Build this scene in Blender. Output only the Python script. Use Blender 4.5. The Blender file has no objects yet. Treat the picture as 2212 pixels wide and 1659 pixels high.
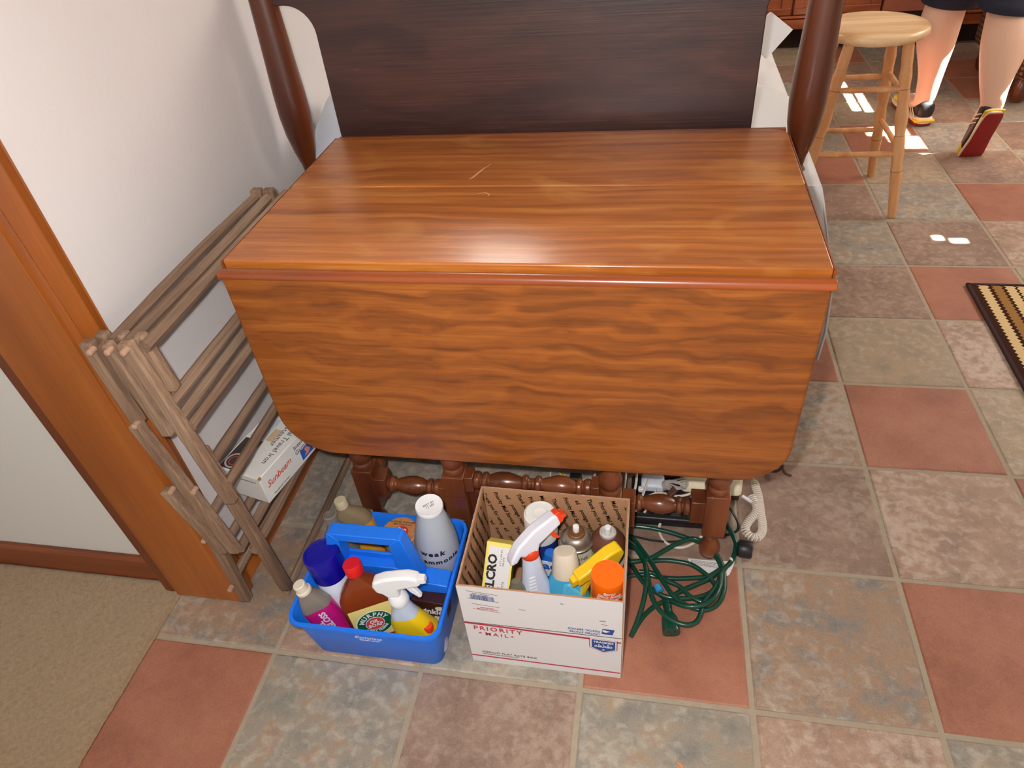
import bpy, bmesh, math, random
import numpy as np
from mathutils import Vector, Matrix, Euler
random.seed(7)
SC = bpy.context.scene
COL = SC.collection
PI = math.pi

# ---------------------------------------------------------------- camera, solved from the tile grid
W, H, FPX = 2212, 1659, 1493.16
TL = 0.305                                   # tile pitch in metres
YAW, PIT, ROLL = -.2409, .7001, -.1111
def _rot():
    cy, sy = math.cos(YAW), math.sin(YAW); cp, sp = math.cos(PIT), math.sin(PIT); cr, sr = math.cos(ROLL), math.sin(ROLL)
    f = Vector((sy*cp, cy*cp, -sp)); r0 = Vector((cy, -sy, 0)); u0 = r0.cross(f)
    return r0*cr + u0*sr, -r0*sr + u0*cr, f
RV, UV, FV = _rot()
CP = Vector((2.2759, -1.9749, 4.1267))*TL
def ray(x, y): return FV + RV*((x - W/2)/FPX) - UV*((y - H/2)/FPX)
# measuring helpers: point where a sight line meets a known plane of the room
def Z(x, y, z=0): d = ray(x, y); return CP + d*((z - CP.z)/d.z)
def X(x, y, v): d = ray(x, y); return CP + d*((v - CP.x)/d.x)
def Y(x, y, v): d = ray(x, y); return CP + d*((v - CP.y)/d.y)
def c1(x, y): return (580 + x/3.77, 1020 + y/3.77)
def c2(x, y): return (960 + x/3.457, 1000 + y/3.457)
def c3(x, y): return (1340 + x/3.95, 970 + y/3.95)

cam = bpy.data.cameras.new('camera'); co = bpy.data.objects.new('camera', cam); COL.objects.link(co)
m = Matrix.Identity(4)
for i in range(3): m[i][0], m[i][1], m[i][2], m[i][3] = RV[i], UV[i], -FV[i], CP[i]
co.matrix_world = m
cam.sensor_width = 36; cam.lens = 36*FPX/W; cam.clip_start = .02
SC.camera = co

# ---------------------------------------------------------------- world, sun, lamps, exposure
wd = bpy.data.worlds.new('world'); SC.world = wd; wd.use_nodes = True
bg = wd.node_tree.nodes['Background']; bg.inputs[0].default_value = (1.0, .94, .86, 1); bg.inputs[1].default_value = .72
def sunlight():
    l = bpy.data.lights.new('sun', 'SUN'); l.energy = 120; l.angle = .005; l.color = (1, .95, .88)
    o = bpy.data.objects.new('sun', l); COL.objects.link(o)
    d = Vector((-1, 0, -math.tan(math.radians(48)))); o.rotation_euler = d.to_track_quat('-Z', 'Y').to_euler(); o.location = (6, 2.5, 4)
sunlight()
def area(name, loc, to, sx, sy, e, col):
    l = bpy.data.lights.new(name, 'AREA'); l.shape = 'RECTANGLE'; l.size = sx; l.size_y = sy; l.energy = e; l.color = col
    o = bpy.data.objects.new(name, l); COL.objects.link(o); o.location = loc
    o.rotation_euler = (Vector(to) - Vector(loc)).to_track_quat('-Z', 'Y').to_euler(); return o
# the camera's own flash, a few centimetres to the upper left of the lens
fl = CP - RV*.045 + UV*.035 + FV*.02
area('camera_flash', fl, fl + FV, .03, .02, 13.8, (1, .97, .96))
# daylight from the room's other windows (right of and behind the bed)
area('window_daylight', (3.6, 2.6, 1.75), (1.6, 2.6, .1), 1.8, 1.2, 78, (1, .91, .80))
area('window_daylight_back', (-.03, 2.35, 1.92), (.45, .30, .74), .42, .42, 13, (1, .93, .84))
SC.view_settings.view_transform = 'Standard'; SC.view_settings.look = 'None'
SC.view_settings.gamma = 1; SC.view_settings.use_curve_mapping = False; SC.view_settings.exposure = 0

# ---------------------------------------------------------------- materials
def srgb(r, g, b):
    f = lambda c: ((c/255 + .055)/1.055)**2.4 if c > 10 else c/255/12.92
    return (f(r), f(g), f(b), 1)
MC = {}
def mat(name, rgb, rough=.5, metal=0, var=.06, vscale=8, bump=0, bscale=60, coat=0, trans=0, alpha=1, ior=1.45, sss=0, lin=None, sheen=0, spec=.5):
    if name in MC: return MC[name]
    m = bpy.data.materials.new(name); m.use_nodes = True; nt = m.node_tree; b = nt.nodes['Principled BSDF']
    c = lin or srgb(*rgb)
    tc = nt.nodes.new('ShaderNodeTexCoord')
    n = nt.nodes.new('ShaderNodeTexNoise'); n.inputs['Scale'].default_value = vscale; n.inputs['Detail'].default_value = 4
    nt.links.new(tc.outputs['Object'], n.inputs['Vector'])
    mx = nt.nodes.new('ShaderNodeMix'); mx.data_type = 'RGBA'
    mx.inputs[6].default_value = tuple(min(1, x*(1 - var)) for x in c[:3]) + (1,)
    mx.inputs[7].default_value = tuple(min(1, x*(1 + var)) for x in c[:3]) + (1,)
    nt.links.new(n.outputs['Fac'], mx.inputs[0]); nt.links.new(mx.outputs[2], b.inputs['Base Color'])
    b.inputs['Roughness'].default_value = rough; b.inputs['Metallic'].default_value = metal; b.inputs['IOR'].default_value = ior
    b.inputs['Coat Weight'].default_value = coat; b.inputs['Coat Roughness'].default_value = .15
    b.inputs['Transmission Weight'].default_value = trans; b.inputs['Alpha'].default_value = alpha
    b.inputs['Specular IOR Level'].default_value = spec
    if sss: b.inputs['Subsurface Weight'].default_value = sss; b.inputs['Subsurface Radius'].default_value = (.01, .005, .003)
    if sheen: b.inputs['Sheen Weight'].default_value = sheen
    if bump:
        n2 = nt.nodes.new('ShaderNodeTexNoise'); n2.inputs['Scale'].default_value = bscale; n2.inputs['Detail'].default_value = 5
        nt.links.new(tc.outputs['Object'], n2.inputs['Vector'])
        bp = nt.nodes.new('ShaderNodeBump'); bp.inputs['Strength'].default_value = bump; bp.inputs['Distance'].default_value = .004
        nt.links.new(n2.outputs['Fac'], bp.inputs['Height']); nt.links.new(bp.outputs[0], b.inputs['Normal'])
    MC[name] = m; return m
def ramp(nt, stops):
    r = nt.nodes.new('ShaderNodeValToRGB'); e = r.color_ramp.elements
    while len(e) < len(stops): e.new(.5)
    for i, (p, c) in enumerate(stops): e[i].position = p; e[i].color = c
    return r
def wood(name, stops, axis=0, band=11, rough=.35, coat=.25, streak=.25, curl=.25, scratch=0, bump=.05, stain=0, crough=.12, warp=(4, 7)):
    if name in MC: return MC[name]
    m = bpy.data.materials.new(name); m.use_nodes = True; nt = m.node_tree; N = nt.nodes; L = nt.links; b = N['Principled BSDF']
    tc = N.new('ShaderNodeTexCoord')
    def noise(scl, scale, detail=3, dist=0, src=None):
        mp = N.new('ShaderNodeMapping'); mp.inputs['Scale'].default_value = scl
        L.new(src or tc.outputs['Object'], mp.inputs[0])
        n = N.new('ShaderNodeTexNoise'); n.inputs['Scale'].default_value = scale; n.inputs['Detail'].default_value = detail; n.inputs['Distortion'].default_value = dist
        L.new(mp.outputs[0], n.inputs['Vector']); return n
    def sc(along, across): s = [across]*3; s[axis] = along; return s
    warp = noise(sc(*warp), 1, 2)
    vm = N.new('ShaderNodeVectorMath'); vm.operation = 'MULTIPLY_ADD'
    cb = N.new('ShaderNodeVectorMath'); cb.operation = 'SUBTRACT'; cb.inputs[1].default_value = (.5, .5, .5)
    L.new(warp.outputs['Color'], cb.inputs[0])
    v = [curl*.12]*3; v[axis] = .02; vm.inputs[1].default_value = v
    L.new(cb.outputs[0], vm.inputs[0]); L.new(tc.outputs['Object'], vm.inputs[2])
    bn = noise(sc(.7, band), 2.2, 5, .15, vm.outputs[0])
    r = ramp(nt, stops); L.new(bn.outputs['Fac'], r.inputs[0])
    st = noise(sc(5, 330), 1, 3)
    mx = N.new('ShaderNodeMix'); mx.data_type = 'RGBA'; mx.blend_type = 'MULTIPLY'; mx.inputs[0].default_value = streak
    rr = ramp(nt, [(.3, (.35, .3, .28, 1)), (.65, (1.25, 1.2, 1.15, 1))]); L.new(st.outputs['Fac'], rr.inputs[0])
    L.new(r.outputs[0], mx.inputs[6]); L.new(rr.outputs[0], mx.inputs[7]); out = mx.outputs[2]
    if scratch:
        s2 = noise(sc(6, 60), 2.5, 8, .6); r2 = ramp(nt, [(.68, (0, 0, 0, 1)), (.76, (1, 1, 1, 1))]); L.new(s2.outputs['Fac'], r2.inputs[0])
        m2 = N.new('ShaderNodeMix'); m2.data_type = 'RGBA'; m2.inputs[7].default_value = srgb(205, 150, 95)
        ml = N.new('ShaderNodeMath'); ml.operation = 'MULTIPLY'; ml.inputs[1].default_value = scratch; L.new(r2.outputs[0], ml.inputs[0])
        L.new(ml.outputs[0], m2.inputs[0]); L.new(out, m2.inputs[6]); out = m2.outputs[2]
    if stain:
        s3 = noise((5, 9, 9), 1.3, 3, .8); r3 = ramp(nt, [(.55, (0, 0, 0, 1)), (.72, (1, 1, 1, 1))]); L.new(s3.outputs['Fac'], r3.inputs[0])
        m3 = N.new('ShaderNodeMix'); m3.data_type = 'RGBA'; m3.inputs[7].default_value = srgb(205, 140, 70)
        ml = N.new('ShaderNodeMath'); ml.operation = 'MULTIPLY'; ml.inputs[1].default_value = stain; L.new(r3.outputs[0], ml.inputs[0])
        L.new(ml.outputs[0], m3.inputs[0]); L.new(out, m3.inputs[6]); out = m3.outputs[2]
    L.new(out, b.inputs['Base Color'])
    b.inputs['Roughness'].default_value = rough; b.inputs['Coat Weight'].default_value = coat; b.inputs['Coat Roughness'].default_value = crough
    if bump:
        bp = N.new('ShaderNodeBump'); bp.inputs['Strength'].default_value = bump; bp.inputs['Distance'].default_value = .002
        L.new(st.outputs['Fac'], bp.inputs['Height']); L.new(bp.outputs[0], b.inputs['Normal'])
    MC[name] = m; return m
def tilemat(name, stops, rough=.55, patch=9, fleck=None, bump=.35):
    m = bpy.data.materials.new(name); m.use_nodes = True; nt = m.node_tree; N = nt.nodes; L = nt.links; b = N['Principled BSDF']
    tc = N.new('ShaderNodeTexCoord'); oi = N.new('ShaderNodeObjectInfo')
    ad = N.new('ShaderNodeVectorMath'); ad.operation = 'MULTIPLY_ADD'; ad.inputs[1].default_value = (37, 53, 11)
    cx = N.new('ShaderNodeCombineXYZ')
    for k in range(3): L.new(oi.outputs['Random'], cx.inputs[k])
    L.new(cx.outputs[0], ad.inputs[0]); L.new(tc.outputs['Object'], ad.inputs[2])
    n = N.new('ShaderNodeTexNoise'); n.inputs['Scale'].default_value = patch; n.inputs['Detail'].default_value = 9; n.inputs['Roughness'].default_value = .7; n.inputs['Distortion'].default_value = .1
    L.new(ad.outputs[0], n.inputs['Vector']); r = ramp(nt, stops); L.new(n.outputs['Fac'], r.inputs[0]); out = r.outputs[0]
    n4 = N.new('ShaderNodeTexNoise'); n4.inputs['Scale'].default_value = 4; L.new(ad.outputs[0], n4.inputs['Vector'])
    if fleck:
        mp = N.new('ShaderNodeMapping'); mp.inputs['Scale'].default_value = (1, 1.1, 1); L.new(ad.outputs[0], mp.inputs[0])
        n2 = N.new('ShaderNodeTexNoise'); n2.inputs['Scale'].default_value = 48; n2.inputs['Detail'].default_value = 9; n2.inputs['Distortion'].default_value = .5
        L.new(mp.outputs[0], n2.inputs['Vector'])
        mu = N.new('ShaderNodeMath'); mu.operation = 'MULTIPLY_ADD'; mu.inputs[1].default_value = .6; L.new(n4.outputs['Fac'], mu.inputs[0]); L.new(n2.outputs['Fac'], mu.inputs[2])
        r2 = ramp(nt, [(.76, (0, 0, 0, 1)), (1.0, (.6, .6, .6, 1))]); L.new(mu.outputs[0], r2.inputs[0])
        mx = N.new('ShaderNodeMix'); mx.data_type = 'RGBA'; L.new(r2.outputs[0], mx.inputs[0]); L.new(out, mx.inputs[6]); mx.inputs[7].default_value = fleck; out = mx.outputs[2]
    g = N.new('ShaderNodeTexNoise'); g.inputs['Scale'].default_value = 420; g.inputs['Detail'].default_value = 2; L.new(ad.outputs[0], g.inputs['Vector'])
    mg = N.new('ShaderNodeMix'); mg.data_type = 'RGBA'; mg.blend_type = 'MULTIPLY'; mg.inputs[0].default_value = .35
    rg = ramp(nt, [(.3, (.6, .6, .6, 1)), (.7, (1.3, 1.3, 1.3, 1))]); L.new(g.outputs['Fac'], rg.inputs[0]); L.new(out, mg.inputs[6]); L.new(rg.outputs[0], mg.inputs[7])
    L.new(mg.outputs[2], b.inputs['Base Color']); b.inputs['Roughness'].default_value = rough
    bp = N.new('ShaderNodeBump'); bp.inputs['Strength'].default_value = bump; bp.inputs['Distance'].default_value = .006
    mu2 = N.new('ShaderNodeMath'); mu2.operation = 'ADD'; L.new(n.outputs['Fac'], mu2.inputs[0])
    mu3 = N.new('ShaderNodeMath'); mu3.operation = 'MULTIPLY'; mu3.inputs[1].default_value = .12; L.new(g.outputs['Fac'], mu3.inputs[0]); L.new(mu3.outputs[0], mu2.inputs[1])
    L.new(mu2.outputs[0], bp.inputs['Height']); L.new(bp.outputs[0], b.inputs['Normal'])
    return m

# ---------------------------------------------------------------- mesh builder
class MB:
    def __init__(s): s.v = []; s.f = []
    def add(s, vs, fs):
        o = len(s.v); s.v += [Vector(p) for p in vs]; s.f += [[i + o for i in f] for f in fs]; return s
    def box(s, x0, x1, y0, y1, z0, z1):
        return s.add([(x, y, z) for x in (x0, x1) for y in (y0, y1) for z in (z0, z1)],
                     [(0, 1, 3, 2), (4, 6, 7, 5), (0, 4, 5, 1), (2, 3, 7, 6), (0, 2, 6, 4), (1, 5, 7, 3)])
    def obox(s, a, b, w, h, up=(0, 0, 1)):          # bar from a to b
        a = Vector(a); b = Vector(b); d = (b - a).normalized(); sd = d.cross(Vector(up)).normalized(); u = sd.cross(d)
        vs = [p + sd*sx*w/2 + u*sz*h/2 for p in (a, b) for sx, sz in ((-1, -1), (1, -1), (1, 1), (-1, 1))]
        return s.add(vs, [(0, 3, 2, 1), (4, 5, 6, 7), (0, 1, 5, 4), (1, 2, 6, 5), (2, 3, 7, 6), (3, 0, 4, 7)])
    def loft(s, rings, c0=True, c1=True, closed=False):
        n = len(rings[0]); vs = [p for r in rings for p in r]; fs = []
        k = len(rings)
        for i in range(k if closed else k - 1):
            for j in range(n):
                a, b = i*n + j, i*n + (j + 1) % n; c, d = ((i + 1) % k)*n + (j + 1) % n, ((i + 1) % k)*n + j
                fs.append((a, b, c, d))
        if not closed:
            if c0: fs.append(tuple(range(n - 1, -1, -1)))
            if c1: fs.append(tuple((k - 1)*n + j for j in range(n)))
        return s.add(vs, fs)
    def lathe(s, prof, c=(0, 0, 0), ax=(0, 0, 1), n=24, sx=1, sy=1, c0=True, c1=True):   # prof of (radius, height)
        q = Vector((0, 0, 1)).rotation_difference(Vector(ax).normalized()); c = Vector(c)
        return s.loft([[c + q @ Vector((r*math.cos(2*PI*j/n)*sx, r*math.sin(2*PI*j/n)*sy, h)) for j in range(n)] for r, h in prof], c0, c1)
    def tube(s, path, r, n=8, caps=True):
        path = [Vector(p) for p in path]; rings = []; nrm = None
        for i, p in enumerate(path):
            t = (path[min(i + 1, len(path) - 1)] - path[max(i - 1, 0)]).normalized()
            if nrm is None: nrm = t.orthogonal().normalized()
            nrm = (nrm - t*nrm.dot(t)).normalized(); bn = t.cross(nrm); rr = r[i] if isinstance(r, (list, tuple)) else r
            rings.append([p + (nrm*math.cos(2*PI*j/n) + bn*math.sin(2*PI*j/n))*rr for j in range(n)])
        return s.loft(rings, caps, caps)
    def prism(s, poly, y0, y1, f=lambda a, b, t: (a, t, b)):     # polygon (a,b) extruded from y0 to y1
        n = len(poly); vs = [f(a, b, y0) for a, b in poly] + [f(a, b, y1) for a, b in poly]
        return s.add(vs, [tuple(range(n)), tuple(range(2*n - 1, n - 1, -1))] + [(i, n + i, n + (i + 1) % n, (i + 1) % n) for i in range(n)])
    def tr(s, M):
        s.v = [M @ p for p in s.v]; return s
    def build(s, name, m, parent=None, world=True, smooth=40, bevel=0, seg=2, sub=0, solid=0):
        me = bpy.data.meshes.new(name)
        vs = s.v
        if parent is not None and world:
            inv = wmat(parent).inverted(); vs = [inv @ p for p in vs]
        elif parent is None:
            xs = [p.x for p in vs]; ys = [p.y for p in vs]; zs = [p.z for p in vs]
            org = Vector(((min(xs) + max(xs))/2, (min(ys) + max(ys))/2, min(zs))); vs = [p - org for p in vs]
        me.from_pydata([tuple(p) for p in vs], [], s.f); me.update()
        bm = bmesh.new(); bm.from_mesh(me); bmesh.ops.recalc_face_normals(bm, faces=bm.faces); bm.to_mesh(me); bm.free()
        o = bpy.data.objects.new(name, me); COL.objects.link(o)
        if m: me.materials.append(m)
        if smooth:
            me.shade_smooth(); me.set_sharp_from_angle(angle=math.radians(smooth))
        if parent is not None: o.parent = parent
        else: o.location = org
        if bevel:
            b = o.modifiers.new('bevel', 'BEVEL'); b.width = bevel; b.segments = seg; b.limit_method = 'ANGLE'; b.angle_limit = math.radians(35)
        if solid: b = o.modifiers.new('solid', 'SOLIDIFY'); b.thickness = solid; b.offset = 0
        if sub: b = o.modifiers.new('sub', 'SUBSURF'); b.levels = sub; b.render_levels = sub
        return o
def wmat(o):
    M = o.matrix_basis.copy()
    return (wmat(o.parent) @ M) if o.parent else M
def thing(name, label, cat, loc=(0, 0, 0), rot=(0, 0, 0), group=None):
    o = bpy.data.objects.new(name, None); COL.objects.link(o); o.empty_display_size = .05
    o.location = loc; o.rotation_euler = rot; o['label'] = label; o['category'] = cat
    if group: o['group'] = group
    return o
def tag(o, label, cat, group=None):
    o['label'] = label; o['category'] = cat
    if group: o['group'] = group
    return o
def st(o): o['kind'] = 'structure'; return o
def smooth_path(pts, k=6):
    P = [Vector(p) for p in pts]; out = []
    for i in range(len(P) - 1):
        p0, p1, p2, p3 = P[max(i - 1, 0)], P[i], P[i + 1], P[min(i + 2, len(P) - 1)]
        for j in range(k):
            t = j/k; out.append(.5*((2*p1) + (p2 - p0)*t + (2*p0 - 5*p1 + 4*p2 - p3)*t*t + (3*p1 - p0 - 3*p2 + p3)*t**3))
    return out + [P[-1]]
def rrect(w, d, r, n=5, cx=0, cy=0):
    pts = []
    for qx, qy, a0 in ((1, 1, 0), (-1, 1, 90), (-1, -1, 180), (1, -1, 270)):
        for k in range(n):
            a = math.radians(a0 + 90*k/(n - 1)); pts.append((cx + qx*(w/2 - r) + r*math.cos(a), cy + qy*(d/2 - r) + r*math.sin(a)))
    return pts
def text_mb(s, size, ext=.0002, bold=0, shear=0, align='LEFT', space=1, line=1):
    c = bpy.data.curves.new('t', 'FONT'); c.body = s; c.size = size; c.extrude = ext; c.offset = bold; c.shear = shear
    c.align_x = align; c.space_character = space; c.space_line = line; c.resolution_u = 2
    o = bpy.data.objects.new('t', c); COL.objects.link(o); dg = bpy.context.evaluated_depsgraph_get(); dg.update()
    me = bpy.data.meshes.new_from_object(o.evaluated_get(dg)); mb = MB()
    mb.add([v.co for v in me.vertices], [tuple(p.vertices) for p in me.polygons])
    bpy.data.objects.remove(o); bpy.data.curves.remove(c); bpy.data.meshes.remove(me); return mb
def star(cx, cy, r):
    return [(cx + (r if k % 2 == 0 else r*.42)*math.sin(k*PI/5), cy + (r if k % 2 == 0 else r*.42)*math.cos(k*PI/5)) for k in range(10)]
def frame_mat(o, ex, ey):        # plane frame: origin, x axis, y axis
    ex = Vector(ex).normalized(); ey = Vector(ey); ey = (ey - ex*ey.dot(ex)).normalized(); ez = ex.cross(ey)
    M = Matrix.Identity(4)
    for i in range(3): M[i][0], M[i][1], M[i][2], M[i][3] = ex[i], ey[i], ez[i], o[i]
    return M
def wrap(mb, R, zoff=0):         # flat (x,y) print wrapped round a vertical cylinder facing -y
    mb.v = [Vector(((R + p.z)*math.sin(p.x/R), -(R + p.z)*math.cos(p.x/R), p.y + zoff)) for p in mb.v]; return mb

# ---------------------------------------------------------------- floor: every tile a piece
TM = {
 'T': tilemat('terracotta_tile', [(.3, srgb(144, 90, 71)), (.5, srgb(166, 107, 84)), (.7, srgb(178, 122, 97))], patch=7, bump=.2),
 'B': tilemat('mauve_brown_tile', [(.3, srgb(122, 100, 88)), (.5, srgb(146, 118, 102)), (.7, srgb(162, 136, 118))], patch=12, fleck=srgb(180, 158, 142)),
 'G': tilemat('grey_slate_tile', [(.28, srgb(116, 114, 110)), (.42, srgb(140, 133, 123)), (.54, srgb(156, 144, 129)), (.63, srgb(166, 138, 114)), (.76, srgb(138, 130, 120))], patch=16, fleck=srgb(192, 184, 170)),
 'R': tilemat('rust_slate_tile', [(.28, srgb(110, 110, 112)), (.42, srgb(138, 127, 118)), (.53, srgb(162, 130, 104)), (.62, srgb(154, 136, 121)), (.76, srgb(126, 120, 116))], patch=14, fleck=srgb(188, 174, 160)),
 'P': tilemat('pink_tan_tile', [(.3, srgb(140, 118, 104)), (.5, srgb(168, 136, 116)), (.7, srgb(182, 156, 138))], patch=15, fleck=srgb(206, 188, 172)),
 'L': tilemat('light_tan_tile', [(.3, srgb(140, 128, 110)), (.5, srgb(162, 142, 118)), (.7, srgb(174, 150, 122))], patch=15, fleck=srgb(190, 174, 154)),
}
GROUT = mat('grout', (170, 156, 136), .9, bump=.5, bscale=200, var=.12, vscale=60)
fb = MB().box(-1.9, 3.75, -2.0, 4.6, -.06, -.0025); floor = st(fb.build('floor', GROUT, smooth=0))
KINDS = {(-1,-1):'T',(0,-1):'G',(1,-1):'B',(2,-1):'G',(3,-1):'P',(4,-1):'G',(-1,0):'R',(0,0):'P',(1,0):'G',(2,0):'T',(3,0):'R',(4,0):'T',(5,0):'G',
 (-1,1):'G',(0,1):'G',(1,1):'G',(2,1):'B',(3,1):'B',(4,1):'P',(5,1):'T',(-1,2):'B',(0,2):'G',(1,2):'B',(2,2):'G',(3,2):'R',(4,2):'T',(5,2):'L',(6,2):'B',
 (3,3):'T',(4,3):'L',(5,3):'P',(6,3):'T',(3,4):'G',(4,4):'B',(5,4):'T',(6,4):'L',(4,5):'G',(5,5):'B',(6,5):'P',(4,6):'B',(5,6):'G',(6,6):'T',(7,6):'B',
 (4,7):'T',(5,7):'L',(6,7):'B',(7,7):'G',(4,8):'G',(5,8):'T',(6,8):'G',(7,8):'B',(4,9):'B',(5,9):'L',(6,9):'B',(7,9):'G',(4,10):'G',(5,10):'B',(6,10):'G',(7,10):'T',
 (4,11):'B',(5,11):'B',(6,11):'L',(7,11):'T',(4,12):'L',(5,12):'T',(6,12):'G',(7,12):'B'}
def tile_mesh(x0, x1):
    g = .0045; b = .0035; rnd = random.Random(int(x0*1000) + int(x1*77)); mb = MB(); rings = []
    a0, a1, b0, b1 = x0 + g, x1 - g, g, TL - g
    for ins, z in ((0, -.004), (.0006, -.0016), (b, 0)):
        ring = []
        for k in range(4):
            for t in range(3):
                u = t/3; P = [(a0, b0), (a1, b0), (a1, b1), (a0, b1)]; p, q = P[k], P[(k + 1) % 4]
                x = p[0] + (q[0] - p[0])*u; y = p[1] + (q[1] - p[1])*u; j = rnd.uniform(-.0007, .0007) if t else 0
                x = min(max(x, a0 + ins), a1 - ins) + j; y = min(max(y, b0 + ins), b1 - ins) + j; ring.append((x, y, z))
        rings.append(ring)
    return mb.loft(rings)
protos = []
for k in range(4):
    me = bpy.data.meshes.new('floor_tile'); t = tile_mesh(0, TL - k*.0001); me.from_pydata([tuple(v) for v in t.v], [], t.f); me.materials.append(TM['G']); me.shade_smooth(); me.set_sharp_from_angle(angle=.3); protos.append(me)
edge = bpy.data.meshes.new('floor_tile'); t = tile_mesh(.03, TL); edge.from_pydata([tuple(v) for v in t.v], [], t.f); edge.materials.append(TM['G']); edge.shade_smooth(); edge.set_sharp_from_angle(angle=.3)
fbz = floor.location.copy()
for j in range(-4, 15):
    for i in range(-1, 12):
        if j > 2 and i < 3 and j > 3: 
            if i < 2: continue
        if j <= -3 and (i < -1 or i > 6): continue
        if i > 8 and j < 6: continue
        if j == 14 and i < 3: continue
        o = bpy.data.objects.new('floor_tile', edge if i == -1 else random.choice(protos)); COL.objects.link(o)
        o.parent = floor; o.location = Vector((i*TL, j*TL, random.uniform(-.0004, .0004))) - fbz
        o.material_slots[0].link = 'OBJECT'
        o.material_slots[0].material = TM[KINDS.get((i, j)) or random.choice('GRPLBTGB')]

# carpet of the next room
def carpet():
    mb = MB(); nx, ny = 150, 260; x0, x1, y0, y1 = -1.15, -.268, -1.3, .118
    vs = []; rnd = random.Random(3)
    for b in range(ny + 1):
        for a in range(nx + 1):
            x = x0 + (x1 - x0)*a/nx; y = y0 + (y1 - y0)*b/ny
            z = .0075 + .0022*math.sin(a*1.57)*math.sin(b*1.57) + rnd.uniform(-.0028, .0028)
            if a == nx: z = .001; x += rnd.uniform(-.002, .002)
            vs.append((x, y, z))
    mb.add(vs, [(b*(nx + 1) + a, b*(nx + 1) + a + 1, (b + 1)*(nx + 1) + a + 1, (b + 1)*(nx + 1) + a) for b in range(ny) for a in range(nx)])
    m = mat('berber_carpet', (178, 152, 118), .95, var=.30, vscale=150, bump=1, bscale=420, sheen=.3, spec=.1)
    o = mb.build('floor_carpet', m, smooth=80); st(o)
carpet()

# ---------------------------------------------------------------- walls, jamb, trims
WALLM = mat('painted_wall', (226, 220, 218), .75, var=.02, vscale=3, bump=.12, bscale=90)
def lean(mb, k=.056, cap=1.0):
    for p in mb.v: p.x -= k*min(p.z, cap)
    return mb
st(MB().box(-.305, -.14, .15, 4.6, 0, 2.5).build('wall_left', WALLM, smooth=0))
st(MB().box(-1.9, -.3045, .136, .26, 0, 2.5).build('wall_next_room', mat('next_room_paint', (206, 203, 196), .8, var=.02, vscale=3, bump=.12, bscale=90), smooth=0))
CAS = wood('orange_pine_trim', [(.3, srgb(134, 70, 22)), (.5, srgb(153, 83, 27)), (.7, srgb(168, 96, 35))], axis=2, band=6, rough=.4, coat=.15, streak=.2, curl=.2)
CASD = wood('shaded_pine_trim', [(.3, srgb(84, 38, 14)), (.5, srgb(106, 50, 18)), (.7, srgb(124, 62, 24))], axis=2, band=6, rough=.45, coat=.1, streak=.2)  # trim pine darkened: shadow on the far-side casing painted into its colour
BASE = wood('baseboard_pine', [(.3, srgb(98, 44, 18)), (.5, srgb(124, 58, 22)), (.7, srgb(142, 72, 30))], axis=0, band=9, rough=.4, coat=.15, streak=.2)
BASEY = wood('baseboard_pine_long', [(.3, srgb(150, 70, 20)), (.5, srgb(184, 94, 32)), (.7, srgb(200, 112, 42))], axis=1, band=9, rough=.4, coat=.15, streak=.2)
dz = .005
jm = lean(MB().box(-.272, -.126, .094, .1495, dz, 2.3)); st(jm.build('trim_1', CAS, smooth=0, bevel=.002))
def casing():           # stepped moulding on the room side of the doorway
    prof = [(-.1265, .094), (-.112, .095), (-.108, .099), (-.107, .110), (-.112, .113), (-.113, .135), (-.119, .142), (-.128, .151), (-.1265, .152)]
    zs = [dz, .25, .5, .75, 1.0, 2.3]; rings = []
    for z in zs:
        k = .056*min(z, 1); rings.append([(x - k*max(0, min(1, (.155 - y)/.06)), y, z) for x, y in prof])
    mb = MB(); mb.loft(rings); st(mb.build('trim_2', CAS, smooth=25))
casing()
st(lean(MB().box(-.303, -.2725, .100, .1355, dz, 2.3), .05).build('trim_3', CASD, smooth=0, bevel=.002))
bl = MB(); bl.prism([(.139, 0), (.1265, 0), (.1265, .078), (.130, .085), (.1395, .085)], .155, 4.5, lambda a, b, t: (-a, t, b)); st(bl.build('baseboard_left', BASEY, smooth=0, bevel=.001))
bn = MB(); bn.prism([(.1355, .006), (.122, .006), (.122, .072), (.126, .08), (.1355, .08)], -1.8, -.304, lambda a, b, t: (t, a, b)); st(bn.build('baseboard_next_room', BASE, smooth=0, bevel=.001))
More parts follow.
